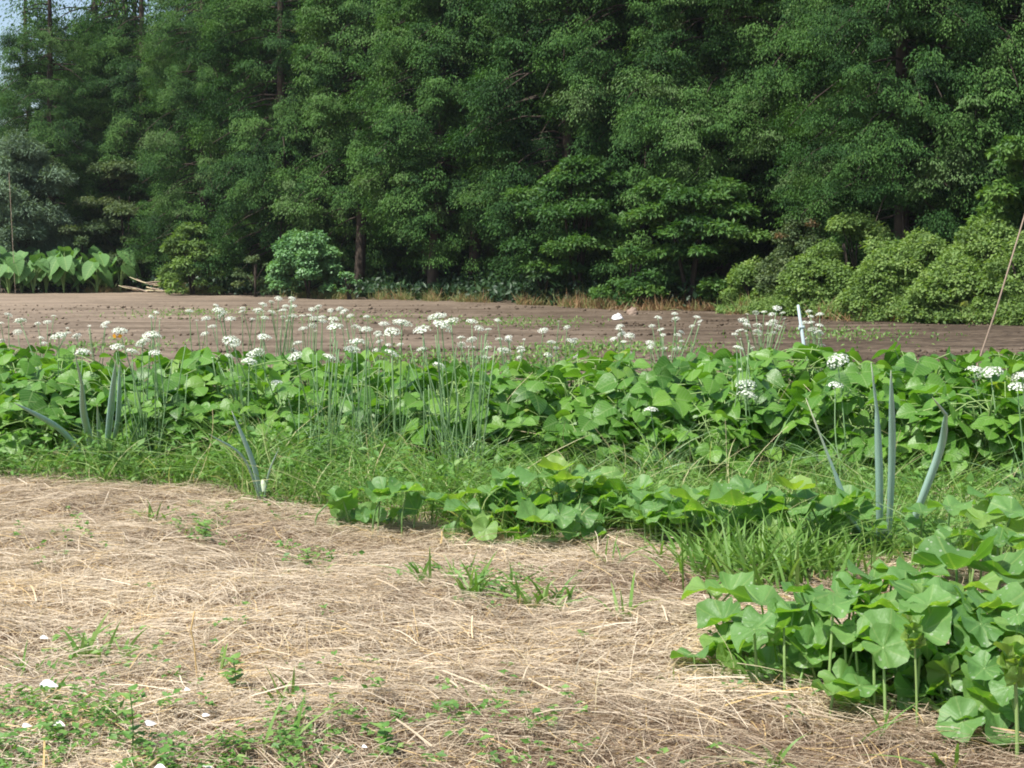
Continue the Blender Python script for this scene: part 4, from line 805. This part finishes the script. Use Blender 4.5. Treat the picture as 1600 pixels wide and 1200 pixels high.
# upright herb seedlings
for px, py, h_, lb in [(205, 1185, .12, 'upright leafy weed in the lower left corner area'), (365, 1090, .07, 'small leafy seedling right of the yellow straw'), (600, 1175, .05, 'small leafy seedling at the bottom left of centre'), (480, 890, .06, 'leafy seedling below the thin middle onion'), (320, 850, .07, 'leafy weed patch plant on the straw at the left')]:
    b = at_z(px, py); b[2] = float(gh(b[0], b[1])); o = thing('weed_plant', b, lb, 'weed', 'leafy weeds in the straw'); rng = np.random.default_rng(int(px)); s = MB(); tube(s, curve([[0, 0, -.01], [.004, 0, h_ * .5], [0, 0, h_]], 6), np.linspace(.0016, .0010, 6), 5, .2); s.obj('stem', M['stem'], o, smooth=True)
    f = MB()
    for q in range(12):
        a = q * 2.4; zz = h_ * (.25 + .75 * q / 11); put(f, BEANL[q % 4], [0, 0, zz], [math.cos(a), math.sin(a), .5], [0, 0, 1], rng.uniform(.016, .03), rng.uniform(.3, .9), .7)
    f.obj('leaves', M['weed'], o, smooth=True)
# white petals and husks
for px, py, w, lb in [(62, 1078, 26, 'largest white petal lying at the left'), (34, 1132, 14, 'small white petal nearest the lower left corner'), (84, 1130, 18, 'white petal between the two others at the lower left'), (228, 1133, 22, 'cream husk right of the upright weed'),
                      (288, 1093, 9, 'small white speck petal below the long yellow straw'), (240, 1190, 24, 'white petal at the bottom edge by the dried seed head'), (318, 1180, 20, 'torn white petal at the bottom right of the dried seed head'), (315, 1118, 12, 'pale petal above the torn one'), (62, 985, 12, 'small white petal on the straw at the left'), (565, 1160, 9, 'white speck petal at the bottom left of centre')]:
    b = at_z(px, py, .03); b[2] = float(gh(b[0], b[1])) + .035; f = MB(); rng = np.random.default_rng(int(px * 3)); put(f, BEANL[int(px) % 4], np.zeros(3), [1, rng.normal(0, .5), rng.uniform(0, .3)], [rng.normal(0, .3), -.4, 1], w * b[1] / F * 1.1, .8, .75)
    o = f.obj('petal', M['white'], loc=b, smooth=True); tag(o, lb, 'petal', 'white petals scattered in the lower left')
b = at_z(250, 1172, .03); b[2] = float(gh(b[0], b[1])) + .025; o = thing('dried_seed_head', b, 'shrivelled grey seed head lying on its stalk at the lower left', 'seed head', scale=.6)
f = MB(); tube(f, curve([[-.02, -.04, 0], [0, 0, .012], [.022, .05, .03]], 10), [.002, .005, .006, .006, .005, .004, .003, .003, .002, .002], 7, .0); f.obj('husk', M['drystalk'], o)
f = MB(); tube(f, curve([[.022, .05, .03], [.034, .08, .034], [.05, .10, .045]], 6), .0016, 5, .3); f.obj('stalk', M['drystalk'], o)
# one long yellow straw bent upright
b = at_z(308, 1057); b[2] = float(gh(b[0], b[1])); o = thing('yellow_straw', b, 'long golden straw standing bent above the flattened straw', 'straw'); s = MB()
tube(s, [np.zeros(3), at(303, 1005, b[1]) - b, at(298, 985, b[1]) - b, at(304, 955, b[1]) - b], .0016, 5, .97); s.obj('stalk', M['straw'], o)

# ------------------------------------------------------------------ air
hm = bpy.data.materials.new("haze"); hm.use_nodes = True; hm.node_tree.nodes.clear()
ho = hm.node_tree.nodes.new("ShaderNodeOutputMaterial"); pv = hm.node_tree.nodes.new("ShaderNodeVolumePrincipled")
pv.inputs["Color"].default_value = (.82, .90, 1, 1); pv.inputs["Density"].default_value = .0003; pv.inputs["Anisotropy"].default_value = .2
hm.node_tree.links.new(pv.outputs[0], ho.inputs["Volume"])
f = MB(); x0, x1, y0, y1, z0, z1 = -250, 250, -70, 250, -1.3, 17
f.add([[x0, y0, z0], [x1, y0, z0], [x1, y1, z0], [x0, y1, z0], [x0, y0, z1], [x1, y0, z1], [x1, y1, z1], [x0, y1, z1]],
      [[0, 2, 1], [0, 3, 2], [4, 5, 6], [4, 6, 7], [0, 1, 5], [0, 5, 4], [1, 2, 6], [1, 6, 5], [2, 3, 7], [2, 7, 6], [3, 0, 4], [3, 4, 7]])
tag(f.obj('haze', hm), kind='stuff')
